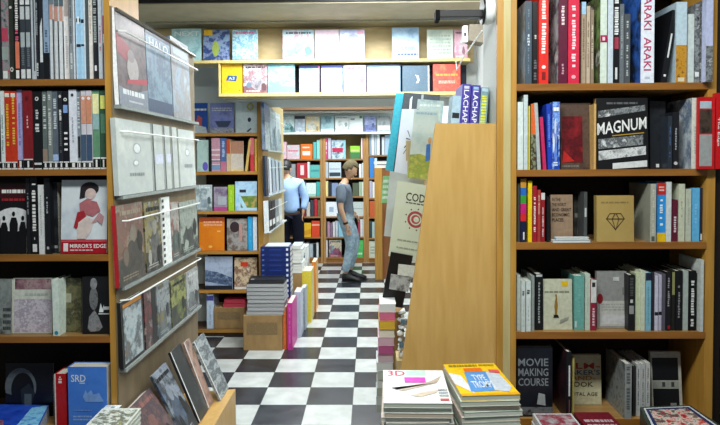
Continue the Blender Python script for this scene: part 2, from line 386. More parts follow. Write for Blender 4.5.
rack_mag(173.5, 191, 0, 36, art(['#75879a', '#93a2b0', '#8d8684', '#a3b0ba'], 8, 8), 'pale grey comic farthest along', [('r', .1, .8, .9, .88, '#aab6c2')], .018, where=W1, group=G1)
W2 = 'on the second tier of the left rack'; G2 = 'white booklets on the second tier'
WB_ = art(['#c3cac4', '#b5bcba', '#ced3cc'], 6, 2)
rack_mag(118.5, 153, 1, 118, WB_, 'white booklet with emblem, nearest one', [('e', .55, .62, .12, .08, '#9fa8a9'), ('e', .55, .62, .09, .06, '#dfe4e3'), ('e', .5, .42, .09, .05, '#a9b2b3'), ('e', .5, .42, .06, .03, '#dfe4e3'), ('n', .3, .22, .75, .3, '#8f989a', 1)], .028, where=W2, group=G2, paper='#eceeec')
rack_mag(154.5, 164.5, 1, 124, WB_, 'narrow white booklet right behind the nearest one', [('r', 0, 0, .12, 1, '#3f4649'), ('r', .2, .4, 1, .55, '#c9cfe0')], .02, where=W2, group=G2, paper='#eceeec')
rack_mag(166, 172, 1, 126, WB_, 'narrow white booklet, third from the aisle front,', [('r', 0, 0, .14, 1, '#3f4649'), ('r', .3, .42, 1, .56, '#c9cfe0')], .02, where=W2, group=G2)
rack_mag(173.5, 179, 1, 127, WB_, 'thinnest white booklet, fourth from the aisle front,', [('r', 0, 0, .14, 1, '#555c60')], .02, where=W2, group=G2)
rack_mag(180.5, 196, 1, 129, WB_, 'white booklet with small emblem, farthest one', [('e', .5, .6, .14, .07, '#a3acad'), ('e', .5, .6, .1, .05, '#dfe4e3'), ('n', .3, .3, .8, .42, '#8f989a', 1)], .02, where=W2, group=G2)
W3 = 'on the third tier of the left rack'; G3 = 'volumes on the third tier of the left rack'
rack_mag(119, 145, 2, 206, art(['#4e463e', '#6f6254', '#7c4c40', '#8c8170', '#3c3833'], 11, 11), 'red spined brown art book', [], .034, where=W3, spine='#b0242b', group=G3, paper='#b0242b', name='book')
rack_mag(146.5, 162.5, 2, 203, art(['#3c3e40', '#7c7c72', '#938747', '#232224', '#a3a298'], 13, 14), 'grey and yellow comic', [], .015, where=W3, group=G3)
rack_mag(163.8, 172, 2, 198, '#e7ebe9', 'white spiral bound notebook', [('r', 0, .03 + .09 * k, .22, .075 + .09 * k, '#1e2123') for k in range(11)], .012, where=W3, group=G3, name='book')
rack_mag(172.8, 180.5, 2, 203, art(['#66766f', '#8f5046', '#a5aba4', '#4c5958'], 13, 17), 'teal and red comic', [], .012, where=W3, group=G3)
rack_mag(181.3, 198.5, 2, 203, art(['#4a524d', '#7f8a81', '#9da69c', '#343b38'], 15, 20), 'grey green comic with busy cover, farthest one', [], .012, where=W3, group=G3)
W4 = 'on the fourth tier of the left rack'; G4 = 'magazines on the fourth tier of the left rack'
rack_mag(123, 145, 3, 303, '#20201f', 'black framed magazine with pale blue picture', [('r', .08, .05, .92, .88, art(['#7f98a8', '#b5c0c2', '#4c5c68', '#8a6f4a'], 11, 23)), ('r', .08, .89, .92, .95, '#c9842e')], .014, where=W4, group=G4)
rack_mag(146, 157.5, 3, 293, art(['#8c3b3c', '#201d20', '#c2a7a0'], 13, 26), 'dark red magazine', [('r', .6, 0, 1, 1, '#141316')], .01, where=W4, group=G4)
rack_mag(158.5, 171.5, 3, 287, art(['#6f7e8a', '#9aa1a2', '#434f58', '#857c54'], 13, 29), 'blue grey magazine with pale edges', [], .01, where=W4, group=G4)
rack_mag(172.5, 187, 3, 282, art(['#7f8c38', '#30342c', '#9aa058', '#4b4f42'], 11, 32), 'lime green and charcoal magazine', [], .01, where=W4, group=G4)
rack_mag(188, 199.5, 3, 273, art(['#7e8588', '#b9bdbd', '#4e5558'], 13, 35), 'grey magazine at the far end', [], .01, where=W4, group=G4)
# fifth tier: covers leaning on the step box
W5 = 'leaning on the wooden step under the left rack'; G5 = 'magazines leaning on the step under the left rack'
def lean_mag(y0, y1, h, lean, col, desc, decs=(), xb=.2, t=.012, paper='#e3e1da', zo=0):
    r = face_book(y1 - y0, h, t, col, decs, paper, 'magazine')
    r.rotation_euler = Euler((-R_(lean), 0, R_(90)), 'XYZ')
    r.location = (XP + xb, (y0 + y1) / 2, zl - .003 + math.sin(R_(lean)) * t + zo)
    tag(r, desc + ' ' + W5, 'magazine', G5)
lean_mag(2.33, 2.56, .28, 33, art(['#553e42', '#6f5250', '#3c2e38', '#80564f'], 7, 40), 'large plum and rust magazine', xb=.20, t=.04)
lean_mag(2.58, 2.76, .33, 27, art(['#5d6f8a', '#1a1d24', '#8a94a2', '#2c3340'], 8, 43), 'blue and black magazine', xb=.2)
lean_mag(2.78, 2.93, .36, 22, art(['#101012', '#1d2023', '#4a5050'], 7, 46), 'black magazine with a bright white edge', [('r', 0, 0, .06, 1, '#d9dcdc')], xb=.2)
lean_mag(2.94, 3.03, .35, 20, art(['#7d5a52', '#b08f80', '#3d2f2f'], 9, 49), 'narrow brown magazine', [('r', 0, 0, .1, 1, '#d9dcdc')], xb=.2)
lean_mag(3.04, 3.22, .33, 24, art(['#6a747b', '#a6adb0', '#3c444a', '#8d979c'], 9, 52, stretch=(1, 1, 3)), 'slate grey landscape magazine', [('r', 0, 0, .05, 1, '#d9dcdc')], xb=.235)

# ------------------------------------------------------------------ left bookcase contents
def lb(*x): return [('r', 0, 0, 1, .02, '#dedede'), ('r', 0, .02, 1, .085, '#111214'), ('r', .3, .025, .68, .08, '#e4e4e0'), ('r', 0, .085, 1, .1, '#dedede')] + list(x)
def S(x0, x1, yt, col, desc, d=(), **k): k['d'] = d; return ('S', x0, x1, yt, col, desc, k)
def Fc(x0, x1, yt, col, desc, d=(), **k): k['d'] = d; return ('F', x0, x1, yt, col, desc, k)
foot = [('r', .2, .03, .8, .08, '#d9d9d9')]
row([
 S(-8, 0, -14, '#2b2b30', 'charcoal spine half cut by the picture edge'),
 S(0.3, 7, -13, art(['#1d2024', '#8f9496', '#b83c5a'], 40, 3), 'black spine with pink and grey bands', [('r', 0, .42, 1, .56, '#b8455c'), ('r', 0, .22, 1, .36, '#97a39f'), ('r', .1, .02, .8, .1, '#dfe0de')]),
 S(7, 12.8, -12, '#2f332d', 'dark olive spine with white dot and ring', [('e', .5, .79, .25, .015, '#cfd1cc'), ('e', .5, .12, .3, .025, '#d2d4c8'), ('e', .5, .12, .15, .012, '#2f332d')]),
 S(13, 18.6, -11, '#15151a', 'black spine with white lettering and salmon base', [('s', .55, .97, '#e2e0dc', .6), ('r', .15, .13, .9, .42, '#d77a5e'), ('s', .4, .56, '#d2607a', .6), ('r', .2, .02, .8, .11, '#ececea')]),
 S(18.8, 24.2, -12, '#3a4148', 'charcoal spine with white squares, left of its twin', [('r', .1, .82, .9, .87, '#dfe1e1'), ('r', .1, .66, .9, .8, '#c7ccce'), ('r', .1, .36, .9, .52, '#a9b2b6'), ('s', .14, .36, '#69727a', .6), ('r', .1, .02, .9, .12, '#d9dcdc')]),
 S(24.4, 29.6, -12, '#3a4148', 'charcoal spine with white squares, right of its twin', [('r', .1, .82, .9, .87, '#dfe1e1'), ('r', .1, .66, .9, .8, '#c7ccce'), ('r', .1, .36, .9, .52, '#a9b2b6'), ('s', .14, .36, '#69727a', .6), ('r', .1, .02, .9, .12, '#d9dcdc')]),
 S(30, 34, -11, '#b9c1c8', 'pale grey spine beside the charcoal twins', [('r', .55, .1, .9, .95, '#4a5058')]),
 S(34.2, 37.6, -6, '#26292f', 'narrow black spine with white dashes', [('s', .5, .9, '#9aa1a6', .5), ('s', .05, .2, '#cfd2d2', .6)]),
 S(37.8, 42, -9, '#20242b', 'black spine with a white torn strip', [('p', [(.2, .2), (.9, .2), (.8, .7), (.3, .6)], '#d7dcdf')]),
 S(42.2, 48.2, -11, '#8ea4bd', 'steel blue spine with black foot', [('r', 0, 0, 1, .3, '#16181d'), ('s', .3, .55, '#4f6076', .5)]),
 S(48.6, 53.2, -12, '#cdd2d6', 'white spine with salmon block, first of three', [('r', 0, .66, .8, .82, '#c39182'), ('r', .0, .82, 1, 1, '#6c7a83'), ('r', .72, 0, 1, .66, '#23262d')]),
 S(53.6, 58.2, -12, '#cdd2d6', 'white spine with salmon block, second of three', [('r', 0, .64, .8, .8, '#bd8c7d'), ('r', .0, .8, 1, 1, '#5c6a72'), ('r', .72, 0, 1, .64, '#23262d')]),
 S(58.6, 63, -12, '#d4d7da', 'white spine with salmon block, third of three', [('r', 0, .64, .8, .8, '#c59584'), ('r', .0, .8, 1, 1, '#54646a'), ('r', .75, 0, 1, .64, '#2b2e35')]),
 S(63.2, 68, -11, '#d9d5d4', 'white spine with dusty pink top', [('r', 0, .7, 1, 1, '#a79c98'), ('s', .1, .5, '#b8b4b8', .5)]),
 S(68.3, 71.6, -10, '#8a9299', 'mid grey spine with white foot', [('s', .1, .3, '#d5d9da', .7), ('s', .4, .9, '#4e555c', .6)]),
 S(72, 75, -11, '#cfd6de', 'thin pale spine left of the light blue pair', [('r', .7, 0, 1, 1, '#22252d')]),
 S(75.2, 79.8, -12, '#9cc3df', 'light blue spine with black arrow marks, left one', [('r', 0, .63, 1, .67, '#20262c'), ('r', .3, .61, .7, .69, '#e8eef2'), ('r', 0, .36, 1, .39, '#20262c')]),
 S(80, 84.6, -12, '#a7cbe3', 'light blue spine with black arrow marks, right one', [('r', 0, .62, .8, .66, '#20262c'), ('r', .7, 0, 1, 1, '#d2dde4'), ('r', 0, .37, .7, .39, '#20262c')]),
 S(84.9, 87.6, -10, '#4d555a', 'thin slate spine right of the light blue pair'),
 S(87.8, 91.2, -12, '#dcd8d2', 'thin cream spine', [('s', .5, .9, '#b09a8a', .5)]),
 S(91.5, 97, -11, '#22252a', 'black spine with pale lettering near the post', [('s', .4, .92, '#9aa3a2', .6), ('r', .3, .1, .7, .16, '#d8dadb')]),
 S(97.2, 101, -12, '#b7bfc7', 'pale blue grey spine near the post', [('s', .3, .6, '#b55a72', .5)]),
 S(101.2, 105.3, -12, '#d3d6da', 'white spine with pink streak next to the post', [('r', .1, .5, .5, .7, '#b5467a'), ('r', .0, 0, .35, .4, '#2a2d36')]),
], YL, zL[0], 'top shelf of left bookcase', 'comics on the top shelf of the left bookcase', wd=.2)
row([
 S(-6, -0.6, 92, '#3c3c40', 'dark spine half cut by the picture edge', lb()),
 S(-.4, 3.8, 91, '#d9e2e2', 'white spine at the left picture edge', lb(('s', .2, .7, '#8aa39b', .4))),
 S(4, 9.8, 91, '#c0381f', 'red spine with yellow lettering, left of its twin', lb(('s', .3, .9, '#e8b23a', .5), ('r', .1, .92, .9, .97, '#e7dfd2'))),
 S(10, 15.8, 91, '#c23a1f', 'red spine with yellow lettering, right of its twin', lb(('s', .32, .92, '#e9b94a', .5), ('r', .1, .92, .9, .97, '#e7dfd2'))),
 S(16, 21.8, 90, '#a9a6d6', 'lavender spine', [('r', 0, 0, 1, .02, '#dedede'), ('r', 0, .02, 1, .12, '#111214'), ('r', .3, .025, .68, .11, '#e4e4e0'), ('s', .3, .9, '#8683bd', .4)]),
 S(22, 31.6, 90.5, '#7e1f26', 'wide dark red spine', [('r', 0, 0, 1, .02, '#dedede'), ('r', 0, .02, 1, .12, '#111214'), ('r', .4, .025, .58, .11, '#e4e4e0'), ('r', 0, .12, 1, .135, '#d8d0d0'), ('s', .5, .68, '#e4a7a7', .25), ('e', .5, .9, .2, .025, '#5c181d')]),
 S(32, 41.2, 91, '#15171a', 'wide black spine with white ring and title', [('e', .5, .9, .2, .026, '#d7d7d2'), ('e', .5, .9, .1, .013, '#15171a'), ('s', .62, .76, '#bfc3c3', .35), ('s', .44, .62, '#d5d9da', .5), ('r', .1, .06, .9, .085, '#d8d8d8'), ('r', .1, .0, .9, .015, '#d8d8d8')]),
 S(41.6, 46.6, 91, '#5f6a68', 'grey green spine, first right of the black one', lb(('s', .5, .95, '#c8cfcb', .6), ('r', 0, .1, 1, .26, '#8f7d70'))),
 S(46.8, 51.6, 91, '#7b8280', 'mid grey spine with white specks', lb(('s', .3, .95, '#cfd4d0', .6))),
 S(51.8, 57.4, 91, '#59636f', 'blue grey spine with light blue foot', lb(('s', .5, .9, '#c4ccd4', .6), ('r', 0, .11, 1, .19, '#9db6df'))),
 S(57.8, 62, 91, '#23262b', 'black spine with white word', lb(('s', .62, .76, '#e6e6e4', .6), ('e', .5, .93, .3, .02, '#d6d6d6'), ('s', .2, .6, '#5c6166', .5))),
 S(62.3, 68, 91, '#14151d', 'black spine with ring and four white dots', lb(('e', .5, .89, .33, .022, '#dcdcda'), ('e', .5, .89, .15, .01, '#14151d'), ('r', .1, .72, .9, .82, '#7fa1d8'), ('r', .2, .45, .8, .475, '#e8e8e8'), ('r', .2, .38, .8, .405, '#e8e8e8'), ('r', .2, .31, .8, .335, '#e8e8e8'), ('r', .2, .24, .8, .265, '#e8e8e8'))),
 S(68.3, 76, 89.5, '#d8dbe6', 'wide white spine', lb(('e', .5, .93, .18, .02, '#2a2a33'), ('s', .3, .65, '#9aa0a8', .25))),
 S(76.3, 80.2, 91, '#7d8890', 'narrow grey spine with black mark low down', lb(('s', .5, .92, '#ccd3d6', .6), ('r', .2, .15, .8, .42, '#22262b'))),
 S(80.4, 85.6, 90.5, '#c7c4cc', 'spine fading salmon to blue, left of its twin', lb(('r', 0, .58, 1, .93, '#cb9078'), ('r', 0, .11, 1, .44, '#42566e'), ('e', .5, .9, .3, .02, '#e5e5e5'))),
 S(85.8, 91.4, 90.5, '#c7c4cc', 'spine fading salmon to blue, right of its twin', lb(('r', 0, .58, 1, .93, '#c78668'), ('r', 0, .11, 1, .44, '#3a506c'), ('e', .5, .9, .3, .02, '#e5e5e5'))),
 S(91.8, 99, 90, '#5e8b6d', 'green spine with cream top', [('r', 0, 0, 1, .02, '#dedede'), ('r', 0, .02, 1, .13, '#111214'), ('r', .35, .025, .6, .12, '#e4e4e0'), ('r', 0, .13, 1, .15, '#dedede'), ('r', .05, .7, .95, .95, '#e6e2a8'), ('r', .05, .5, .95, .7, '#8fb0b0')]),
 S(99.4, 105.4, 90, '#33523f', 'dark green spine with yellow top', [('r', 0, 0, 1, .02, '#dedede'), ('r', 0, .02, 1, .13, '#111214'), ('r', .35, .025, .6, .12, '#e4e4e0'), ('r', 0, .13, 1, .15, '#dedede'), ('r', .1, .76, .9, .93, '#d6d873'), ('r', .1, .45, .9, .7, '#4f7a63')]),
], YL, zL[1], 'second shelf of left bookcase', 'graphic novels on the second shelf of the left bookcase', wd=.18)
sil = '#0c0b0d'
row([
 Fc(-20, 24.6, 183, '#121114', 'black cover with dark silhouettes before a white disc', [('e', .72, .48, .42, .17, '#d9d9db'), ('r', 0, .78, 1, .98, '#3a1013'), ('n', .45, .83, .98, .92, '#e8e8e4', 1), ('n', .45, .73, .98, .79, '#a32a2f', 1),
   ('e', .50, .50, .035, .035, sil), ('p', [(.43, 0), (.42, .36), (.46, .44), (.55, .44), (.59, .36), (.58, 0)], sil), ('e', .72, .56, .035, .035, sil), ('p', [(.64, 0), (.63, .42), (.67, .51), (.78, .51), (.82, .42), (.80, 0)], sil), ('e', .93, .5, .035, .035, sil), ('p', [(.86, 0), (.85, .36), (.89, .45), (.98, .45), (1, .36), (1, 0)], sil), ('r', .0, 0, .42, .5, sil)], sb=.03),
 S(25.2, 29.4, 178, '#17181c', 'black spine with small pale lettering', [('s', .5, .8, '#8f9599', .4)]),
 S(29.7, 37, 177.5, '#121216', 'black spine with large white block letters', [('s', .28, .92, '#e7e7e4', .55), ('r', .2, .03, .8, .13, '#d9d9d9'), ('s', .15, .22, '#b9b9b9', .3)]),
 S(37.6, 43, 185, '#d5d7d7', 'white spine among the black ones', [('s', .2, .85, '#a5a9a9', .3)]),
 S(43.4, 49.6, 178, '#16181d', 'black spine with tiny title, right of the white one', [('s', .5, .75, '#9aa2a8', .3), ('e', .5, .08, .2, .02, '#b9b9b9')]),
 Fc(50.2, 57.2, 182, art(['#101114', '#33383e'], 8, 3), 'dark charcoal slipcase seen edge on', [('n', .3, .05, .9, .12, '#b9bdbd', 1)], t=.12, sb=.05, tilt=0),
 Fc(59, 105.4, 180.5, art(['#b7c2cc', '#d4dbe0', '#c6ced6'], 5, 9), 'large pale book titled with red band along the bottom', [
   ('r', 0, 0, 1, .165, '#9c1220'), ('r', 0, .17, 1, .19, '#c03a44'), ('t', "MIRROR'S EDGE", .2, .075, .99, .13, '#ece4e4'), ('n', .2, .03, .7, .06, '#d9b8bb', 1), ('r', .06, .03, .16, .14, '#e4dadb'),
   ('e', .62, .88, .2, .09, '#241f24'), ('p', [(.40, .74), (.42, .9), (.5, .92), (.52, .76)], '#241f24'), ('e', .64, .81, .12, .075, '#c9b4ae'), ('p', [(.42, .55), (.4, .68), (.55, .74), (.78, .7), (.86, .58), (.7, .5)], '#a8656a'), ('p', [(.28, .36), (.36, .56), (.5, .58), (.58, .46), (.42, .44), (.34, .33)], '#9c2630'), ('p', [(.36, .2), (.38, .42), (.55, .5), (.72, .46), (.66, .3), (.55, .2)], '#cdbdb8'), ('p', [(.66, .4), (.84, .56), (.94, .5), (.9, .38), (.8, .44)], '#b3868a')], t=.03, sb=.02, lean=0, tilt=-4, spine='#8f2029'),
], YL, zL[2], 'third shelf of left bookcase', 'books on the third shelf of the left bookcase')
row([
 Fc(-25, 10.6, 280, art(['#5c6062', '#8f9794', '#3a3d40'], 12, 5), 'grey book with dark handwriting at the picture edge', [('n', .75, .05, .97, .5, '#3a3f42', 4)], sb=.03),
 Fc(11.4, 51.2, 279, '#c9cdc2', 'wide cover with wine photo over lilac print', [('r', .03, .02, .97, .62, art(['#b4aab6', '#cfc8d0', '#9a8fa0', '#d9d3da'], 45, 7)), ('r', .05, .8, .97, .99, art(['#4e3038', '#86606a', '#a98e90', '#33262c'], 16, 8)), ('n', .3, .67, .9, .74, '#aeb4ac', 1)], sb=.04, t=.02, tilt=-3),
 S(51.8, 58.6, 279.5, '#d5e2d8', 'white spine with a blue dot at its foot', [('e', .5, .05, .3, .035, '#2b86a8')], sb=.01, w=.1),
 Fc(60, 80.5, 279, art(['#4f4d36', '#6d6a48', '#32301f', '#8d8a66'], 18, 12), 'olive toned cover', [('r', 0, .55, .5, .72, '#9a9a86')], sb=.06, t=.02),
 Fc(81, 108.5, 277.5, art(['#0c0c0e', '#1a1a1d'], 10, 13), 'black cover with pale portrait and white script', [
   ('p', [(.2, .1), (.25, .3), (.45, .42), (.6, .3), (.75, .12), (.6, .05), (.3, .04)], art(['#56565a', '#8d8d8f', '#2b2b2e'], 30, 2)), ('e', .42, .62, .16, .2, art(['#3a3a3d', '#777779', '#222225'], 40, 5)), ('e', .42, .88, .13, .1, art(['#6d6d70', '#a1a1a3'], 40, 6)),
   ('p', [(.62, .38), (.68, .54), (.75, .44), (.8, .52), (.78, .38)], '#dfe3e6'), ('r', .6, .345, 1, .36, '#dfe3e6'), ('n', .8, .4, 1, .5, '#dfe3e6', 1)], sb=.03, t=.02),
], YL, zL[3], 'fourth shelf of left bookcase', 'books on the fourth shelf of the left bookcase')
row([
 Fc(4, 52, 364, art(['#060708', '#0e1012'], 10, 2), 'black cover with a thin white crescent ring', [('p', [(.32 + .33 * math.cos(a) , .55 + .36 * math.sin(a)) for a in [math.pi * (-.1 + 1.2 * k / 14) for k in range(15)]] + [(.36 + .24 * math.cos(a), .5 + .32 * math.sin(a)) for a in [math.pi * (1.1 - 1.2 * k / 14) for k in range(15)]], '#5e6668'),
   ('p', [(.35, .2), (.32, .5), (.5, .62), (.62, .45), (.55, .2)], '#22282c'), ('r', .4, .2, .55, .42, '#4e5a5e')], sb=.09),
 S(54, 66, 374, '#b3161b', 'bright red spine with white edge', [('r', 0, 0, .12, 1, '#d6cfc6'), ('s', .8, .95, '#e9d9d6', .3)], sb=.0, w=.16),
 Fc(67.5, 106.5, 367, art(['#3f78d8', '#4a84de', '#386fcf'], 4, 3), 'large blue boxed set lettered SRD', [('t', 'SRD', .08, .75, .46, .87, '#dce6f4'), ('r', .3, .72, .44, .74, '#b9cdec'), ('p', [(.38, .5), (.45, .62), (.5, .56), (.6, .62), (.66, .54), (.8, .57), (.92, .42), (.45, .42)], '#7da4e2'), ('n', .12, .1, .6, .2, '#8fb0e6', 2), ('n', .15, .26, .6, .3, '#6c95dc', 1)], t=.06, sb=-.01, tilt=0, name='boxed_set', cat='boxed set'),
], YL, zL[4], 'lowest visible shelf of left bookcase', 'books on the lowest visible shelf of the left bookcase')
s = MB(); pt = P(112, 408, YL - .03); s.box(pt.x - .032, pt.x + .028, YL - .045, YL - .006, pt.z - .0, pt.z + .002, mat('#dfe8f0', .4)); s.box(pt.x - .005, pt.x + .01, YL - .035, YL - .02, pt.z + .002, pt.z + .0025, mat('#7f97a8', .4))
tag(s.build('price_tag'), 'small white price tag jutting from the post beside the blue boxed set', 'price tag')

# ------------------------------------------------------------------ right bookcase contents
bw = lambda sd, sc=18: art(['#15161a', '#8e9294', '#3d4044', '#cfd2d2'], sc, sd)
row([
 S(525.5, 532, 1, '#44525f', 'slate blue spine with pale figure cover', [('s', .45, .6, '#d5dade', .4), ('s', .1, .9, '#6f7f8c', .3)], side=art(['#7d8894', '#b9c1ca', '#8f887c', '#d6dce2'], 6, 4), w=.2, sb=.005),
 S(532.4, 538.6, 2, '#121216', 'black spine left of the red one', [('s', .5, .6, '#c9c9c9', .4), ('s', .05, .3, '#5f6468', .5)]),
 S(539.2, 548.8, -16, '#dc2b20', 'vivid red spine with white capitals', [('s', .28, .97, '#f3e6df', .5), ('r', .3, .04, .7, .12, '#7c1a16'), ('e', .5, .17, .22, .018, '#f3d9d2')], sb=.0),
 S(558.6, 567.8, -16, '#5a1530', 'maroon spine with pale title', [('s', .56, .78, '#e2c9cf', .4), ('s', .08, .2, '#b98d9a', .3)], side=art(['#cfd4d8', '#b9c0c4', '#3a3c40', '#e2e5e6'], 9, 6), sb=.0, w=.2),
 S(568.4, 579.6, -14, '#cf2544', 'crimson spine with white running title', [('s', .15, .8, '#f0d5d9', .4), ('e', .5, .07, .2, .02, '#e8a6b0')], sb=.0),
 S(581.6, 586.2, 2, '#a5917c', 'tan spine, first right of the crimson one', [('s', .3, .8, '#6d5b4b', .4), ('r', 0, .85, 1, 1, '#9cc0dc')]),
 S(586.6, 590.4, 6, '#b9a791', 'sand spine, second right of the crimson one', [('s', .2, .8, '#7c6753', .4)]),
 S(590.8, 594.2, 10, '#8c7a68', 'thin brown spine before the green splashed cover', [('s', .2, .8, '#d8cbb9', .4)]),
 S(600.6, 607.4, -6, '#cdd8cb', 'pale green spine with magenta square', [('r', 0, .46, 1, .54, '#a3124a'), ('r', .3, .48, .7, .52, '#e7c9d2')], side=art(['#cfd6c6', '#4a3a2e', '#7ca05a', '#a98f76'], 9, 9), sb=.0, w=.2),
 S(608, 613.6, -4, '#c2ccd6', 'pale blue grey spine next to the green one', sb=.005),
 S(614, 619.6, -14, '#14151a', 'black spine with white slashed lettering', [('s', .5, .98, '#eceeee', .8), ('r', .3, .05, .7, .17, '#d9dbdb'), ('r', .1, .36, .9, .48, '#a43b4c')]),
 S(620, 624.4, 4, '#646b70', 'grey spine, taller of two', [('s', .3, .9, '#9aa1a5', .4)]),
 S(624.8, 630.6, 14, '#4b5054', 'grey spine, shorter of two', [('s', .1, .9, '#aeb4b6', .4)]),
 S(641.4, 655, -20, '#dfe4ee', 'wide white spine reading ARAKI ARAKI in pink', [('v', 'ARAKI  ARAKI', .22, .12, .78, .84, '#b43a63'), ('r', .3, .04, .7, .06, '#b9bfcb')], side=art(['#1a1c20', '#3a6cc8', '#1d2430', '#8e9296'], 5, 3), sb=-.005, w=.22),
 S(661, 667.6, 10, '#15161a', 'black spine leaning right with white title', [('s', .08, .12, '#e8e8e8', .5), ('r', .35, .35, .6, .68, '#d9dcdc')], lean=9, sb=.02),
 S(676.4, 687.4, 2, '#b9cdd8', 'pale blue spine with ochre woven lower half', [('r', 0, 0, 1, .47, art(['#a4701f', '#c9922f', '#7c5113'], 60, 3)), ('r', .2, .02, .8, .07, '#d8cdb0')], sb=.01),
 S(688.4, 694.6, 14, '#c3cdc9', 'greenish white spine', sb=.012),
 S(695, 700.4, 4, bw(5, 26), 'dark photographic spine, nearer the greenish white one', [('r', .1, .08, .9, .14, '#dcdedd')], sb=.01),
 S(700.8, 705.4, 1, bw(8, 26), 'dark photographic spine beside the lavender one', [], sb=.01),
], YR, zR[0], 'top shelf of right bookcase', 'photo books on the top shelf of the right bookcase', wd=.2)
zz = zR[0]
# last book stands proud of the post
row([S(706.5, 713.8, -8, '#b9bfdf', 'lavender spine with dark foot covering the post', [('r', 0, 0, 1, .4, bw(11, 30))], sb=-.03, w=.03)], YR, zz, 'top shelf of right bookcase', 'photo books on the top shelf of the right bookcase')
row([
 S(517.6, 523.4, 102, '#cfd9d6', 'white spine, leftmost', sb=.005),
 S(523.7, 528, 95, '#bfcacb', 'taller pale grey spine beside the leftmost', sb=.008),
 S(528.3, 530.2, 106, '#cfc14a', 'thin yellow spine'),
 S(530.8, 536, 104, '#3d4233', 'spine with orange top and camouflage lower half', [('r', 0, .54, 1, 1, '#d7622a'), ('r', 0, 0, 1, .54, art(['#3b4130', '#8e8f6e', '#23261d', '#6d3a2e'], 60, 3))]),
 S(537.6, 541.2, 103, '#a9b1b2', 'light grey spine leaning left', lean=-3),
 S(543.2, 546.8, 117, '#c02a5c', 'magenta spine leaning left', lean=-4),
 S(548, 552.4, 104, '#1d3fae', 'deep blue spine in crinkled wrap', [('s', .3, .9, '#5d86e0', .5)], lean=-1.5),
 Fc(552.6, 560, 102, art(['#2f6fe0', '#8fb6f0', '#1d49b4', '#dfe9f6'], 22, 7), 'bright blue crinkled film wrapped book', t=.1, sb=.01, tilt=0),
 Fc(561, 592, 103, art(['#3a2c26', '#58453a', '#241c19'], 10, 2), 'film wrapped book with dark red panel', [('r', .04, .1, .72, .8, art(['#6d0f18', '#4a0b12', '#8c1a20'], 12, 3)), ('p', [(.05, .1), (.1, .28), (.45, .12)], '#b3241f'), ('n', .05, .02, .6, .07, '#6c6a66', 1)], sb=.04, t=.02, tilt=-3),
 S(594, 596.4, 104, '#caa263', 'thin sand coloured spine left of the MAGNUM book', sb=.0, w=.1),
 Fc(597.4, 649.4, 98, '#141416', 'large black photo book titled MAGNUM', [
   ('p', [(.03, .72), (.95, .82), (.95, .9), (.03, .82)], bw(3, 30)), ('n', .2, .9, .8, .95, '#5c5c5e', 1),
   ('t', 'MAGNUM', .01, .475, .97, .645, '#e4e4e2', .09), ('p', [(.3, .46), (.92, .5), (.92, .515), (.3, .475)], '#a8842c'),
   ('p', [(.03, .28), (.9, .34), (.9, .48), (.03, .42)], bw(5, 34)), ('p', [(.03, .12), (.95, .2), (.95, .32), (.03, .25)], art(['#4b4c4e', '#a7a9aa', '#d9dada', '#1c1c1e'], 30, 8)), ('p', [(.3, .0), (.97, .03), (.97, .12), (.3, .08)], '#cfd2d2')], sb=.01, t=.03, tilt=-3, spine='#b98f4a'),
 Fc(651, 667, 101, art(['#0f1013', '#24272c', '#16181c'], 12, 5), 'very dark cover with small white marks', [('r', .35, .02, .55, .07, '#d5d8da'), ('r', .75, .03, .85, .06, '#cfd2d4'), ('r', .85, .3, .95, .75, '#b7bfa5')], sb=.07, t=.02),
 S(668, 672.6, 116, '#2b323c', 'dark blue black spine, first before the white one', [('s', .2, .8, '#4c6a96', .3)]),
 S(673, 679.4, 112, '#191b20', 'black spine with white lettering near the white one', [('s', .3, .75, '#a6adb0', .3), ('e', .5, .1, .3, .03, '#c9c9c9')]),
 S(692, 699, 98, '#cfd4c9', 'white spine with blue grey cover side', [('s', .2, .6, '#a9b1ae', .3)], side=art(['#8fa0b0', '#c3ccd3', '#5a6c86', '#dfe2dd'], 7, 3), sb=.0, w=.22),
 S(716, 722, 93, '#c4161c', 'bright red spine with white title at the right edge', [('v', 'The Edge', .25, .3, .75, .68, '#f1e3e2')], sb=-.03, w=.025),
], YR, zR[1], 'second shelf of right bookcase', 'photo books on the second shelf of the right bookcase', wd=.19)
row([Fc(699.8, 715.4, 97, '#c4181d', 'red cover with dark photo and grey panel', [('r', .0, .5, .82, .82, art(['#1b1512', '#4c3d33', '#2a211c'], 20, 3)), ('r', .0, .04, .82, .48, '#9a9c9b'), ('r', 0, .84, .75, .94, '#a9bcc6')], sb=-.035, t=.025, tilt=0)], YR, zR[1], 'second shelf of right bookcase', 'photo books on the second shelf of the right bookcase')
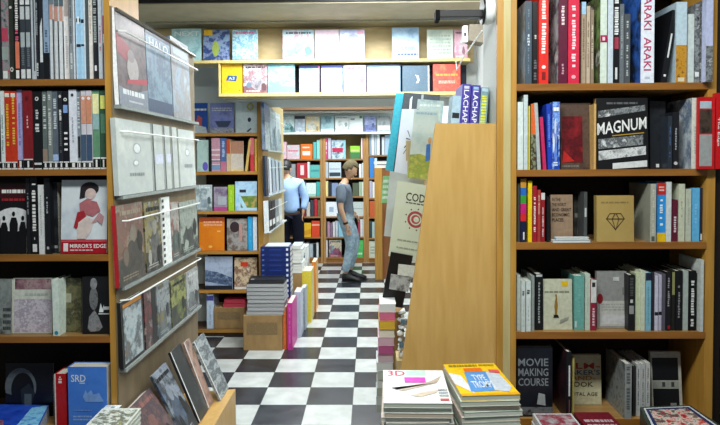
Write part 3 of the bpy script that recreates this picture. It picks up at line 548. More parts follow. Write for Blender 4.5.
row([
 S(517.5, 520, 183, '#4a4a44', 'thin dark grey spine, leftmost'),
 S(520.4, 526.4, 179, '#1a1d3c', 'spine of stacked colour blocks from ochre to navy', [('r', 0, .86, 1, 1, '#c08a2c'), ('r', 0, .74, 1, .86, '#2566b8'), ('r', 0, .61, 1, .74, '#3c9134'), ('r', 0, .45, 1, .61, '#c01f6c'), ('r', 0, .33, 1, .45, '#d0262c'), ('r', .45, .04, .7, .16, '#d8d8d8')]),
 S(528, 532.2, 181, '#e8c417', 'bright yellow spine'),
 S(532.6, 537, 186, '#9c1c2c', 'dark red spine with white title, left of three', [('s', .15, .8, '#e9d3d3', .5)]),
 S(537.3, 540.8, 190, '#a53a30', 'rust spine, middle of three', [('s', .5, .9, '#d8b49f', .4)]),
 S(541.1, 545, 193, '#8e1c24', 'dark red spine with white top, right of three', [('r', 0, .86, 1, 1, '#cfd0cc'), ('s', .1, .7, '#e9d3d3', .4)]),
 S(547, 550.2, 197, '#17171a', 'short black spine'),
 Fc(551, 573.4, 195, '#937a63', 'kraft brown book with heavy black lettering', [('t', 'IN THE', .06, .86, .45, .93, '#1b1512'), ('t', 'THE WORST', .06, .75, .7, .82, '#1b1512'), ('t', 'AND GREAT', .06, .64, .92, .71, '#1b1512'), ('t', 'ECONOMIC', .06, .53, .85, .6, '#1b1512'), ('t', 'PLACES.', .06, .42, .6, .49, '#1b1512')], sb=.05),
 Fc(574, 583.2, 196, art(['#1d1b1a', '#3b3833', '#100f0f'], 18, 6), 'dark cover with grey patches between kraft and gold', [('r', .1, .5, .6, .6, '#6d6a62'), ('r', .4, .1, .8, .22, '#7c7f7e')], sb=.09),
 S(584, 587.4, 192, '#4b4d4d', 'thin grey spine with bright dash', [('r', .2, .5, .8, .68, '#b9bdbb')]),
 Fc(597, 634.6, 196, art(['#a58a4f', '#b39a5c'], 5, 3), 'gold book with a drawn diamond on the cover', [
   ('n', .12, .82, .88, .88, '#857043', 1)] + [('p', q, '#4b3a22') for q in (
   [(.25, .5), (.27, .5), (.51, .275), (.5, .25)], [(.75, .5), (.73, .5), (.49, .275), (.5, .25)], [(.25, .5), (.35, .62), (.37, .62), (.28, .5)], [(.75, .5), (.65, .62), (.63, .62), (.72, .5)],
   [(.35, .62), (.65, .62), (.65, .607), (.35, .607)], [(.25, .505), (.75, .505), (.75, .49), (.25, .49)], [(.4, .5), (.42, .5), (.505, .26), (.495, .26)], [(.6, .5), (.58, .5), (.495, .26), (.505, .26)], [(.4, .5), (.42, .5), (.5, .62), (.48, .62)], [(.6, .5), (.58, .5), (.5, .62), (.52, .62)])], sb=.01, t=.03, tilt=-2, paper='#c2b58c'),
 S(650.6, 656.4, 184, '#a9a99b', 'grey white spine with wide pale cover side', [('s', .1, .9, '#c9c9bd', .3), ('r', .2, .02, .8, .1, '#55584c')], side=art(['#8e8f80', '#9d9d8e', '#84857a'], 6, 3), sb=.0, w=.2),
 S(657, 666, 183, '#2e8fd8', 'blue spine with red top and yellow foot', [('r', 0, .8, 1, 1, '#c02a20'), ('r', 0, 0, 1, .15, '#e3bb18'), ('s', .22, .72, '#dcebf6', .4), ('n', .2, .85, .8, .95, '#e9c3bb', 2)]),
 S(666.4, 671.8, 182, '#cdd2d0', 'clean white spine right of the blue one'),
 S(672.4, 678, 200, '#5e1c30', 'short maroon spine with pale lettering', [('s', .2, .6, '#d5c3c8', .5)]),
 S(678.8, 685.2, 184, '#c2c6ae', 'cream spine, taller of two', [('s', .4, .7, '#8d917e', .25)]),
 S(685.8, 691.6, 189, '#b9bfae', 'cream spine, shorter of two', [('s', .3, .8, '#a2a893', .25)]),
 S(692.2, 700, 188, '#5faedd', 'sky blue spine', [('s', .3, .7, '#82c2e8', .3)]),
 S(700.3, 702.8, 188, '#20263c', 'thin navy spine next to the post', [('r', .2, .02, .9, .14, '#c6d2dc')]),
], YR, zR[2], 'third shelf of right bookcase', 'books on the third shelf of the right bookcase', wd=.18)
def flat_book(px0, px1, Y, z, w_depth, t, col, label, decs=(), name='magazine', group=None, paper='#dcdcd4', yaw=0, cat=None, side=None, x=None):
    """lying flat; front edge at Y; x from pixels at the height z"""
    if x is None:
        a, b_ = P(px0, 200, Y), P(px1, 200, Y); x = (a.x, b_.x)
    w_ = x[1] - x[0]; root = empty(name, ((x[0] + x[1]) / 2, Y, z), (0, 0, R_(yaw)))
    b = min(.0015, t * .2); s = MB()
    s.box(-w_ / 2, w_ / 2, 0, w_depth, 0, b, c2(side or col)); s.box(-w_ / 2, w_ / 2, 0, w_depth, t - b, t, c2(col)); s.box(-w_ / 2, -w_ / 2 + b, 0, w_depth, b, t - b, c2(side or col))
    decals(s, (-w_ / 2, 0, t), (w_, 0, 0), (0, w_depth, 0), (0, 0, 1), decs)
    s.build('cover', root); p = MB(); p.box(-w_ / 2 + b, w_ / 2 - .002, .002, w_depth - .002, b, t - b, pages_mat(paper)); p.build('pages', root)
    return tag(root, label, cat or name, group)
flat_book(553, 591, YR - .004, zR[2] + .001, .028, .010, '#c9d3da', 'white booklet lying before the kraft book, lower of two, third shelf right', name='booklet', group='booklets lying on the third right shelf')
flat_book(556, 589.5, YR - .001, zR[2] + .0115, .024, .010, '#dfe6ea', 'white booklet lying before the kraft book, upper of two, third shelf right', name='booklet', group='booklets lying on the third right shelf', side='#8fb4c9')
row([
 S(516.8, 520.4, 275, '#b9c2bb', 'white spine, leftmost'),
 S(521.4, 525.4, 281, '#c3ccc8', 'white spine standing proud of the ledge, left of two', [('s', .7, .8, '#3a3a3a', .6), ('s', .1, .6, '#9aa3a0', .2)], sb=-.0),
 S(525.7, 531, 281, '#ccd5d2', 'white spine with dark stamp, right of two', [('s', .7, .82, '#3a3a3a', .6), ('s', .2, .5, '#9aa3a0', .2)], sb=.01),
 S(531.4, 534.6, 276, '#8c9490', 'narrow grey spine before the black one'),
 S(535.2, 543, 274, '#141518', 'black spine with white lettering left of the statuette book', [('s', .1, .85, '#9aa09e', .3), ('r', .1, .95, .9, .99, '#b9bdbd')]),
 Fc(543.6, 572.8, 280, '#bfc0a8', 'cream book with a golden statuette on the cover', [('r', .64, .86, .86, .96, '#dcb21c'), ('n', .05, .72, .9, .78, '#7e7f70', 1), ('p', [(.40, .3), (.38, .48), (.42, .62), (.44, .68), (.47, .68), (.48, .6), (.5, .48), (.47, .3)], '#8c6a24'), ('e', .44, .68, .03, .03, '#8c6a24'), ('p', [(.34, .24), (.36, .3), (.5, .3), (.54, .24)], '#1c1a14'), ('p', [(.55, .12), (.85, .2), (.88, .26), (.58, .2)], '#8b8c80')], sb=.03),
 S(574.4, 584.4, 276, '#67a39a', 'plump teal spine', [('r', .05, .05, .25, .17, '#b3c9c0'), ('s', .2, .8, '#78b1a8', .3)]),
 S(585.2, 590.4, 274, '#b9c6b6', 'pale mint spine beside the teal one', [('s', .3, .8, '#a0ac9d', .2)]),
 S(590.8, 596.6, 280, '#8e2038', 'maroon spine with white top', [('r', 0, .55, 1, 1, '#cfcfcb'), ('r', .2, .86, .8, .95, '#2b2b2b'), ('s', .05, .5, '#d9b9c0', .5)]),
 Fc(597.4, 627.6, 272, '#8b8b88', 'grey book with red disc and white lower panels', [('r', .1, .04, 1, .48, '#b3b4ac'), ('n', .15, .3, .95, .44, '#9b9c96', 3), ('r', .15, .07, .97, .24, '#bdbec0'), ('e', .1, .52, .1, .09, '#7e1620'), ('r', .55, .83, .75, .9, '#b9bab6'), ('r', .85, .6, .97, .72, '#6f706c')], sb=.05, t=.02),
 S(628.4, 635.2, 275, '#1c1c1d', 'black spine with grey middle block', [('r', .15, .3, .85, .45, '#8f938f'), ('r', .3, .5, .7, .56, '#c4c6c2'), ('s', .6, .95, '#494d49', .6)]),
 S(635.6, 640.6, 273, '#bfc7a6', 'cream spine, left of two', [('s', .5, .8, '#a4ab90', .2)]),
 S(641, 645.4, 271, '#c6cdb6', 'cream spine, right of two'),
 S(645.8, 651.4, 273, '#7fb2c4', 'light blue spine with navy top', [('r', 0, .87, 1, 1, '#1d2438'), ('s', .1, .8, '#5f93a8', .3)]),
 S(651.8, 654.6, 273, '#2a2a33', 'thin dark spine left of two lilac ones'),
 S(654.9, 658.4, 276, '#c5c3d4', 'lilac spine with black tick, left of two', [('r', 0, .28, 1, .34, '#1c1c26')]),
 S(658.8, 662, 275, '#b4b2c4', 'lilac spine with black tick, right of two', [('r', 0, .28, 1, .34, '#1c1c26')]),
 S(662.4, 665.8, 274, '#57525e', 'grey violet spine'),
 S(666.2, 671.4, 272, '#1d1a1d', 'black spine with grey title and red dot', [('s', .4, .9, '#9a979c', .4), ('e', .6, .06, .3, .035, '#8c1c22')]),
 S(671.8, 675.4, 271, '#1f1f1b', 'black spine with olive top', [('r', .1, .6, .9, .98, '#8c8d5a')]),
 S(675.8, 682.8, 271, '#151416', 'black spine with pale lettering', [('s', .15, .75, '#8b8b8b', .35)]),
 S(683.2, 688.6, 271, '#a9b3ac', 'pale grey spine between black ones'),
 S(689.4, 696.4, 271, '#0f0f10', 'black spine with white handwriting', [('s', .06, .92, '#dcdcd8', .5)]),
 S(696.8, 700.4, 273, '#1c2014', 'dark spine with green mark', [('r', .2, .5, .9, .72, '#7c9440')]),
 S(700.8, 704.2, 260, '#c3c9c4', 'tall white spine next to the post', sb=-.002),
], YR, zR[3], 'fourth shelf of right bookcase', 'books on the fourth shelf of the right bookcase', wd=.17)
row([
 Fc(517.6, 553, 347, art(['#0b0d12', '#151a24', '#0e1016'], 7, 3), 'black book titled MOVIE MAKING COURSE', [('t', 'MOVIE', .02, .72, .88, .83, '#7f868c'), ('t', 'MAKING', .02, .58, .88, .69, '#7f868c'), ('t', 'COURSE', .02, .44, .88, .55, '#7f868c'), ('p', [(.55, .18), (.6, .34), (.78, .32), (.8, .16)], '#9b9ea0'), ('r', .0, .03, 1, .14, art(['#1a1a1c', '#6f7072', '#3b3b3e'], 30, 3))], sb=.02, t=.02, tilt=-1),
 S(566.4, 571.6, 352, '#16171b', 'black spine with white strip beside the movie book', [('r', .45, .35, .75, .8, '#d8d9d9'), ('r', .5, .1, .7, .3, '#7d4a50')], side=art(['#101014', '#2b2228', '#5e1f2c'], 10, 3), sb=-.01, w=.2),
 S(572.4, 574.6, 358, '#cfc06a', 'thin yellow spine', sb=.06, w=.06),
 Fc(561, 602, 356, '#bdb99a', 'cream handbook with red, blue and brown title lettering', [
  ('t', 'FILM-', .1, .72, .97, .84, '#a92b20'), ('t', "MAKER'S", .05, .6, .97, .7, '#2c4a70'), ('t', 'HAND-', .1, .49, .85, .58, '#9c6a2c'), ('t', 'BOOK', .2, .36, .8, .46, '#4c4228'), ('t', 'DIGITAL AGE', .1, .18, .9, .25, '#5e5a4c')], sb=.14, t=.02, tilt=-3),
 S(625, 632, 364, '#8e9392', 'grey spine with black notched pattern', [('s', .1, .95, '#5a5e5e', .6)], side=art(['#5c6162', '#8e9493', '#17181a'], 22, 8), sb=.0, w=.2),
 S(633, 636, 366, '#2a2c2b', 'thin charcoal spine left of three white ones'),
 S(636.4, 640.6, 364, '#b4b6b4', 'white spine with black holes, left of three', [('s', .2, .9, '#3a3c3c', .3)]),
 S(641, 645.4, 364, '#b4b6b4', 'white spine with black holes, middle of three', [('s', .2, .9, '#3a3c3c', .3)]),
 S(645.8, 650.4, 363, '#bcbebb', 'white spine with black holes, right of three', [('s', .2, .9, '#3a3c3c', .3)]),
 Fc(653, 683.6, 354, '#a5a59b', 'grey framed book with two black panels', [('r', .04, .52, .9, .9, '#0d0f12'), ('r', .04, .06, .9, .38, '#101215'), ('r', .04, .4, .9, .5, '#8e9088'), ('r', .35, .41, .45, .49, '#3a3c3a'), ('r', .65, .41, .75, .49, '#3a3c3a'), ('r', .6, .07, .8, .14, '#777a77')], sb=.07, t=.02, tilt=-6),
], YR, zR[4], 'bottom visible shelf of right bookcase', 'books on the bottom visible shelf of the right bookcase', wd=.18)

# ------------------------------------------------------------------ overhead displays
XDl = -1.85
ds = empty('display_shelf', (0, 0, 0))
for nm, b in (('shelf', (XDl, P(470, 60, YD).x, YD - .01, YD + .185, zD1 - .022, zD1)), ('shelf', (P(219, 92, YD).x, P(465, 92, YD).x, YD - .01, YD + .185, zD2 - .025, zD2))):
    s = MB(); s.box(*b, WPALE); s.box(b[0], b[1], b[2] - .004, b[2] - .0001, b[4] + .002, b[5] + .003, WYEL); s.build(nm, ds)
s = MB(); s.box(XDl, .90, YD + .186, YD + .199, zD1, zD1t + .055, WBEIGE); s.build('back_panel', ds)
s = MB(); xa = P(219, 92, YD).x; s.box(xa, P(470, 60, YD).x, YD + .186, YD + .199, zD2, zD1 - .023, mat('#232a3a', .6)); s.build('back_panel', ds)
s = MB(); s.box(xa - .0, xa + .012, YD - .008, YD + .184, zD2 + .001, zD1 - .023, WYEL); s.build('end_board', ds)
s = MB(); s.box(XDl, .90, YD - .01, YD + .199, zD1t + .056, 2.7645, mat('#a59f88', .7)); s.build('fascia', ds)
tag(ds, 'two level overhead display shelf spanning the aisle with yellow front edges', 'shelf')
row([
 Fc(171, 200.6, 28.5, art(['#9ccad0', '#b9dde0', '#84b4bc'], 9, 3), 'pale cyan magazine lettered NEXT', [('t', 'NEXT', .1, .78, .95, .92, '#e9f4f4')]),
 Fc(202.6, 229, 29.5, art(['#3d5c9a', '#2c3d6c', '#8a9bc4', '#6fa08a'], 18, 5), 'navy magazine with yellow corner tag', [('r', .04, .82, .36, 1, '#e5b62c'), ('e', .48, .4, .13, .25, '#9caf52')]),
 Fc(232, 257.4, 29.5, art(['#8fcbe0', '#c7e6ec', '#5f9fc4', '#d9eef2'], 20, 7), 'cyan magazine with pink title', [('n', .12, .84, .9, .95, '#d66aa0', 1), ('r', 0, 0, 1, .06, '#6f9cc0')]),
 Fc(282.4, 313.6, 29.5, art(['#7fb4c0', '#c08a9c', '#b8d2d8', '#6d9cb4'], 10, 9), 'magazine with pink and aqua shapes', []),
 Fc(314.6, 338.6, 29.5, art(['#c6d2da', '#d6bcc8', '#b4c6d6'], 12, 11), 'white magazine with faint pink print', [('n', .1, .8, .9, .92, '#e3b3c6', 1)]),
 Fc(339.4, 364.6, 29.5, art(['#c3cede', '#9ea8cc', '#d0d8e2'], 10, 13), 'white magazine with violet blot', [('e', .55, .7, .25, .15, '#9096b8'), ('r', .7, .85, .95, .97, '#d99cb4')]),
 Fc(392, 419, 27.5, art(['#8fb4d2', '#a8c6de', '#7a9fc4'], 7, 15), 'light blue magazine standing alone', [('n', .3, .3, .85, .42, '#5f7ca6', 2), ('n', .2, .1, .95, .22, '#44588a', 1)]),
 Fc(427, 453.4, 29.5, art(['#b9c6b8', '#c9d3c6', '#a9b8ac'], 6, 17), 'sage green magazine with fine lines', [('n', .1, .15, .9, .85, '#a2b0a4', 6)]),
 Fc(454.4, 467.6, 29.5, art(['#e3c6d2', '#d29aae', '#efe2e8'], 10, 19), 'narrow pink magazine at the right end', []),
], YD, zD1, 'upper overhead display shelf', 'magazines on the upper overhead display shelf', name='magazine', setback=.012)
row([
 Fc(221.6, 242, 64, '#e3b728', 'yellow magazine with small blue emblem', [('p', [(.2, .45), (.3, .62), (.75, .6), (.7, .42)], '#2c5a8f'), ('t', 'A3', .32, .47, .62, .57, '#dce8ee'), ('e', .88, .12, .03, .02, '#c0392b')]),
 Fc(243, 267, 64, art(['#bdb0b6', '#8c646c', '#cfc8cc', '#6f7e8e'], 15, 3), 'white magazine with brown sketches', []),
 Fc(267.8, 294.6, 64, art(['#93c4d0', '#74b4c6', '#b4ced4', '#8fa8a2'], 9, 5), 'aqua magazine with grey city shapes', [('r', 0, 0, 1, .25, '#7ccade'), ('r', .4, .3, .55, .8, '#8ba8ae')]),
 Fc(299, 319.6, 65, art(['#a9c4b8', '#7c9a98', '#c3d2ca', '#56727e'], 12, 7), 'mint magazine with grey drawings', [('r', 0, .88, 1, 1, '#24306c'), ('r', .95, 0, 1, 1, '#d6468a')]),
 Fc(321, 342.4, 65, art(['#7f98c4', '#a3b4d2', '#6c7fa4'], 9, 9), 'periwinkle magazine beside the mint one', [('r', 0, .9, 1, 1, '#2b3a86')]),
 Fc(343.4, 366, 65, art(['#cfd0d8', '#cba6b8', '#b4bccf'], 16, 11), 'white magazine with pink freckles', []),
 Fc(367, 400.4, 65, art(['#b4cfdc', '#84b0cc', '#c6d8e0'], 6, 13), 'wide pale sky blue magazine', [('r', 0, .94, 1, 1, '#33498c')]),
 Fc(402.4, 429.4, 65.5, '#50697c', 'slate blue magazine with white curl mark', [('p', [(.5, .35), (.56, .45), (.53, .58), (.46, .66), (.6, .62), (.63, .45), (.58, .35)], '#e6ecee'), ('r', .95, 0, 1, 1, '#e0dfcf')]),
 Fc(433, 460.6, 64, art(['#e0604c', '#d8493c', '#e88a5a'], 9, 15), 'coral red magazine with orange print', [('n', .1, .55, .9, .68, '#f0a24a', 1), ('n', .2, .3, .8, .42, '#f0c2b0', 2)]),
], YD, zD2, 'lower overhead display shelf', 'magazines on the lower overhead display shelf', name='magazine', setback=.012)

# lamp, bracket, box and cable near the right post, all on the right wall
yl = 2.47
br = empty('wall_lamp')
s = MB(); a = P(438, 18.5, yl); b = P(483, 10.5, yl); s.box(a.x, b.x, yl - .02, yl + .03, a.z, b.z, mat('#141414', .4)); s.box(a.x - .012, a.x + .006, yl - .025, yl + .035, a.z - .012, b.z, mat('#0c0c0c', .7, .1)); s.build('arm', br, bevel=.003)
c = P(491, 11, yl); s = MB(); s.tube([(c.x - .038, yl, c.z), (c.x - .03, yl, c.z)], [.054, .054], mat('#1a1a1a', .4), 24); s.build('rim', br)
s = MB(); pr = [(-.03, .051), (-.015, .054), (.002, .051), (.014, .040), (.022, .022), (.025, .002)]
s.tube([(c.x + x, yl, c.z) for x, r in pr], [r for x, r in pr], mat('#eef4f4', .35, var=.02), 24); s.build('shade', br, smooth=True)
s = MB(); s.box(c.x + .028, P(497.2, 200, YR).x, yl - .02, yl + .02, c.z - .02, c.z + .02, mat('#1a1a1a', .4)); s.build('mount', br)
tag(br, 'round white wall lamp on a black arm high beside the right bookcase', 'wall lamp')
s = MB(); yb = 4.4; a = P(468, 43, yb); b = P(484, 24, yb)
s.hexa([(a.x, yb, a.z + .02), (b.x, yb, a.z), (b.x, yb + .14, a.z), (a.x, yb + .14, a.z + .02), (a.x + .01, yb, b.z), (b.x, yb, b.z), (b.x, yb + .14, b.z), (a.x + .01, yb + .14, b.z)], mat('#6d6455', .6))
s.box(a.x - .035, a.x - .001, yb, yb + .06, a.z + .01, b.z - .01, mat('#c9ccc8', .5)); s.box(a.x - .03, a.x - .012, yb - .003, yb, a.z + .05, a.z + .075, mat('#24262a', .5))
s.box(b.x, .919, yb + .03, yb + .1, a.z + .03, b.z - .03, mat('#6d6455', .6))
tag(s.build('junction_box', bevel=.003), 'small taupe junction box on the wall under the round lamp', 'junction box')
s = MB(); q = [P(456, 61.5, 4.983), P(457, 70, 4.9), P(463, 58, 4.5), P(482, 31, 3.2), P(489, 29.5, 2.8), P(496.9, 30, 2.45)]
s.tube(q, .005, mat('#d3d6d3', .4), 6); tag(s.build('cable'), 'thin white cable running from the overhead shelf to the right wall', 'cable')

# ------------------------------------------------------------------ middle left bookcase
YA = 5.42
zA = [P(230, y, YA).z for y in (133, 171.5, 211, 251, 290, 329.5)]
xAl, xAr = P(193.5, 200, YA).x, P(263, 200, YA).x
mA = (WPOST, wood('#a9762f', '#bd8a40', (1.2, 14, 14)))
bc = empty('bookcase')
s = MB(); s.box(xAr - .045, xAr, YA, YA + .30, 0, P(262, 97, YA).z, WPOST); s.build('side_panel', bc)
s = MB(); s.box(xAl - .12, xAl - .10, YA + .0, YA + .3, 0, zA[0] - .03, WPALE); s.build('side_panel', bc)
for i, z in enumerate(zA):
    s = MB(); s.box(xAl - (.0 if i < 2 else .099), xAr - .046, YA + .004, YA + .288, z - .03, z, WIN); s.build('shelf', bc)
    s = MB(); s.box(xAl - (.0 if i < 2 else .099), xAr - .046, YA - .004, YA + .003, z - .028, z + .001, mA[1]); s.build('edge_strip', bc)
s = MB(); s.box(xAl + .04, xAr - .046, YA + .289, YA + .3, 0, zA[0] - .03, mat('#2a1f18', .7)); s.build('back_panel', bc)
s = MB(); s.box(xAl - .09, xAr - .046, YA + .02, YA + .035, 0, zA[5] - .03, mat('#4a3322', .6)); s.build('plinth', bc)
tag(bc, 'mid distance wooden bookcase left of the aisle beyond the magazine rack', 'bookcase')
row([
 Fc(192.5, 207, 103, '#2450a8', 'blue magazine with red and white diagonal picture', [('n', .1, .72, .95, .84, '#e8eef4', 1), ('p', [(.1, .2), (.35, .6), (.65, .5), (.6, .2)], '#c0555a'), ('p', [(0, 0), (0, .3), (.9, .2), (1, 0)], '#c9d6de')]),
 Fc(209.6, 233.4, 103, art(['#6a78c4', '#8d97d6', '#565f9c'], 8, 3), 'violet blue magazine with glass hall picture', [('n', .08, .72, .92, .86, '#dfe4f6', 2), ('p', [(.2, .4), (.9, .4), (.75, .2), (.35, .2)], '#43506e'), ('r', .0, .0, 1, .16, art(['#5c6478', '#b9bfd0', '#3a4258'], 30, 5))]),
 Fc(235, 256.6, 100, art(['#bcd2dc', '#d9e8ee', '#b3cdd9'], 6, 5), 'icy white magazine with yellow corner ring', [('e', .7, .8, .16, .12, '#c9c05a'), ('e', .7, .8, .09, .07, '#cfe0e8'), ('e', .65, .4, .08, .07, '#22305a'), ('p', [(.5, .04), (.7, .15), (.75, .12), (.6, .03)], '#33405a')]),
], YA, zA[0], 'top shelf of middle left bookcase', 'magazines on the top shelf of the middle left bookcase', name='magazine')
row([
 Fc(196.6, 208, 140, art(['#a9c9c4', '#bfd9d2', '#8fb2ae'], 7, 5), 'pale green magazine with violet flower', [('e', .72, .16, .24, .14, '#6c62c4')], name='magazine'),
 S(208.8, 211, 138, '#17171a', 'thin black spine'),
 S(211.3, 220, 138, '#cf9aac', 'pink and white striped spine', [('r', 0, .62 - .15 * k, 1, .67 - .15 * k, '#ecd9df') for k in range(4)] + [('r', 0, .05, 1, .2, '#7f9cc0'), ('r', 0, .3, 1, .33, '#4e4c66')]),
 S(220.4, 226, 138, '#4d6fae', 'blue spine with pink foot', [('r', 0, 0, 1, .3, '#c97a92'), ('s', .4, .9, '#c9d4e6', .5)]),
 S(226.3, 230, 139, '#d9c09a', 'cream spine with orange top', [('r', 0, .55, 1, 1, '#c9542c')]),
 Fc(230.6, 243, 141, '#d9cfc4', 'magazine with terracotta top half', [('r', 0, .58, 1, 1, '#b98870'), ('r', .0, 0, 1, .08, '#e3cc90')], name='magazine', sb=.05),
 S(244.4, 246.8, 139.5, '#dcb969', 'sand coloured spine leaning right', lean=8, sb=.02),
 S(250, 254, 138, '#d8404c', 'red spine with pink top', [('r', 0, .5, 1, 1, '#e0757f')]),
 S(254.4, 256.8, 139, '#e0b54a', 'yellow spine next to the post'),
], YA, zA[1], 'second shelf of middle left bookcase', 'books on the second shelf of the middle left bookcase')
row([
 Fc(195, 211.5, 185, art(['#a9bcc6', '#cfd9dc', '#7f9294', '#b9cbd8'], 12, 5), 'pale blue comic with busy cover'),
 Fc(213.4, 227.2, 187, art(['#8c7f96', '#a39aa9', '#6c5a78'], 9, 7), 'mauve magazine with magenta foot', [('r', .0, .0, 1, .16, '#b04a86'), ('r', .3, .25, .9, .6, '#a9afb6')]),
 S(228, 234, 185, '#9fc92c', 'lime green spine', [('s', .2, .8, '#c3e05a', .3)]),
 Fc(234.8, 256.6, 181.5, art(['#8fc3e6', '#b9d9ee', '#6ea8d6'], 9, 9), 'sky blue magazine with green landscape', [('r', .25, .1, 1, .5, art(['#8aa23a', '#5d7a34', '#c9a86a'], 18, 3)), ('r', .2, .62, .5, .72, '#2c3040'), ('p', [(.1, .5), (.25, .5), (.55, .1), (.4, .05)], '#a7d2e6')]),
], YA, zA[2], 'third shelf of middle left bookcase', 'magazines on the third shelf of the middle left bookcase', name='magazine')
row([
 Fc(198.6, 223.8, 217.5, art(['#e5861f', '#e07a18', '#ea9a34'], 5, 3), 'bright orange magazine', [('r', .0, .86, 1, 1, '#b5532a'), ('n', .18, .72, .92, .9, '#e8a888', 2), ('r', .72, .56, .86, .6, '#f0c074'), ('e', .45, .12, .08, .04, '#f0b85a')]),
 Fc(226.6, 247, 219, art(['#8b8a8a', '#a5a09c', '#6c625c', '#7d4c3a'], 13, 5), 'grey magazine with dark round emblem', [('e', .38, .74, .24, .17, '#3a2c30'), ('r', .6, .3, .75, .85, '#b98f86')]),
 S(247.8, 252.4, 217, '#2fa3dc', 'cyan spine', [('s', .2, .8, '#68c0ea', .3)]),
 S(252.8, 256.8, 217, '#dfe3ea', 'white spine beside the cyan one'),
], YA, zA[3], 'fourth shelf of middle left bookcase', 'magazines on the fourth shelf of the middle left bookcase', name='magazine')
row([
 Fc(204.6, 232, 257, art(['#8fa3c4', '#b4c0d6', '#7286a8'], 6, 3), 'blue magazine with a dark car picture', [('p', [(0, .6), (.5, .52), (1, .35), (1, .1), (0, .25)], art(['#232c3c', '#4f6282', '#9fb0c6'], 22, 5)), ('r', 0, 0, 1, .12, '#1f2530')]),
 Fc(234, 256.6, 258, art(['#b9906a', '#dcc9a9', '#7a4c36', '#e5dccb'], 13, 5), 'brown and cream magazine with red patch', [('r', .28, .72, .6, .86, '#d23c22'), ('r', 0, 0, 1, .08, '#e3ddd0')]),
], YA, zA[4], 'fifth shelf of middle left bookcase', 'magazines on the fifth shelf of the middle left bookcase', name='magazine')
row([S(206.4, 213.4, 294.5, '#c3d3e6', 'pale blue spine with indigo cap', [('r', 0, .82, 1, .96, '#4c4fa8'), ('s', .1, .7, '#9fb4cc', .3)])], YA, zA[5], 'lowest shelf of middle left bookcase', None)
def carton(px0, px1, pyt, pyb, Y, D, label, zb=None, xr=None):
    root = empty('cardboard_box'); a = P(px0, pyb, Y); b = P(px1, pyt, Y); z0 = a.z if zb is None else zb
    s = MB(); s.box(a.x, b.x, Y, Y + D, z0 + .0005, b.z, KRAFT); s.build('body', root, bevel=.003)
    s = MB(); s.box(a.x + .03, b.x - .04, Y - .001, Y - .0002, z0 + (b.z - z0) * .45, z0 + (b.z - z0) * .8, art(['#8f7650', '#7c6545', '#9c8258'], 60, 3)); s.build('printed_panel', root)
    s = MB(); s.box(a.x, b.x, Y + D / 2 - .025, Y + D / 2 + .025, b.z, b.z + .0008, mat('#a88f60', .3)); s.build('tape', root)
    return tag(root, label, 'box'), a, b
_, a, b = carton(214.2, 244.6, 307.5, 329.5, YA + .015, .22, 'small cardboard box on the lowest shelf of the middle left bookcase', zA[5])
flat_book(222, 246, YA + .02, b.z + .001, .2, .038, '#a81c34', 'crimson book lying on the small cardboard box, lower of two', name='book', paper='#b83a4c', group='crimson books on the small box', x=(P(222.5, 300, YA).x, P(245, 300, YA).x))
flat_book(222, 246, YA + .025, b.z + .0395, .2, .034, '#b3223a', 'crimson book lying on the small cardboard box, upper of two', name='book', paper='#b83a4c', group='crimson books on the small box', x=(P(223.5, 300, YA).x, P(244.6, 300, YA).x))

# rack on the end panel of that bookcase
rb = empty('magazine_rack'); XB = xAr + .001
s = MB(); s.box(XB - .03, XB, YA + .302, 6.75, 0, P(262, 97, YA).z, wood('#b39f68', '#c4b07a', (8, 8, 1.2))); s.build('board', rb)
TB = []
for yb, yt in ((150, 104), (196, 156), (233, 201)):
    TB.append((PX(267, yb, XB + .04).z, PX(267, yt, XB + .04).z))
for zb, zt in TB:
    s = MB(); s.box(XB, XB + .05, YA + .05, 6.6, zb - .012, zb, mat('#d3dadb', .2)); s.build('ledge', rb)
    s = MB(); z_ = zb + (zt - zb) * .7; s.tube([(XB + .055, YA + .05, z_), (XB + .055, 6.6, z_)], .003, WIRE, 6); s.build('wire', rb)
tag(rb, 'farther magazine rack on the end of the middle left bookcase', 'magazine rack')
def rackB(px0, px1, tier, frac, col, desc, decs=(), t=.02, paper='#d9d6c8'):
    zb, zt = TB[tier]; X = XB + .044
    y0, y1 = PX(px0, 200, X).y, PX(px1, 200, X).y; h = (zt - zb) * frac
    r = face_book(y1 - y0 - .004, h, t, col, decs, paper, 'magazine', None)
    r.rotation_euler = Euler((-R_(1.5), 0, R_(90)), 'XYZ'); r.location = (X, (y0 + y1) / 2, zb + .001 + t * math.sin(R_(1.5)))
    tag(r, desc + ' ' + ('top', 'middle', 'bottom')[tier] + ' tier of the farther rack', 'magazine', 'magazines on the %s tier of the farther rack' % ('top', 'middle', 'bottom')[tier])
rackB(266.2, 271, 0, 1, art(['#2f5fb4', '#8f9fb8', '#5c6c7c'], 12, 3), 'blue topped magazine with red spine,', [('r', 0, 0, 1, .6, art(['#5f7a84', '#c9d6d8', '#2f4048'], 16, 5))], .03, '#cf5a62')
rackB(271.5, 276.5, 0, .96, art(['#8fb0c4', '#c9dbe0', '#5f7f90'], 12, 6), 'pale teal magazine, second along,')
rackB(277, 282, 0, .92, art(['#b4cbd6', '#dde8ea', '#8ea6b0'], 12, 9), 'white and grey magazine, last along,')
for i, (a_, b_, c_) in enumerate(((266.2, 269, '#1f2a3c'), (269.3, 272, '#dfe6ee'), (272.4, 275.5, '#a9bccc'), (276, 279, '#c9d6e0'), (279.4, 283, '#b3c6d6'))):
    rackB(a_, b_, 1, 1 - .03 * i, c_, ('black and white magazine nearest us,', 'bright white magazine, second along,', 'light steel blue magazine, third along,', 'pale blue magazine, fourth along,', 'soft blue magazine, last along,')[i], [('r', 0, .05, .25, .95, '#28303c')])
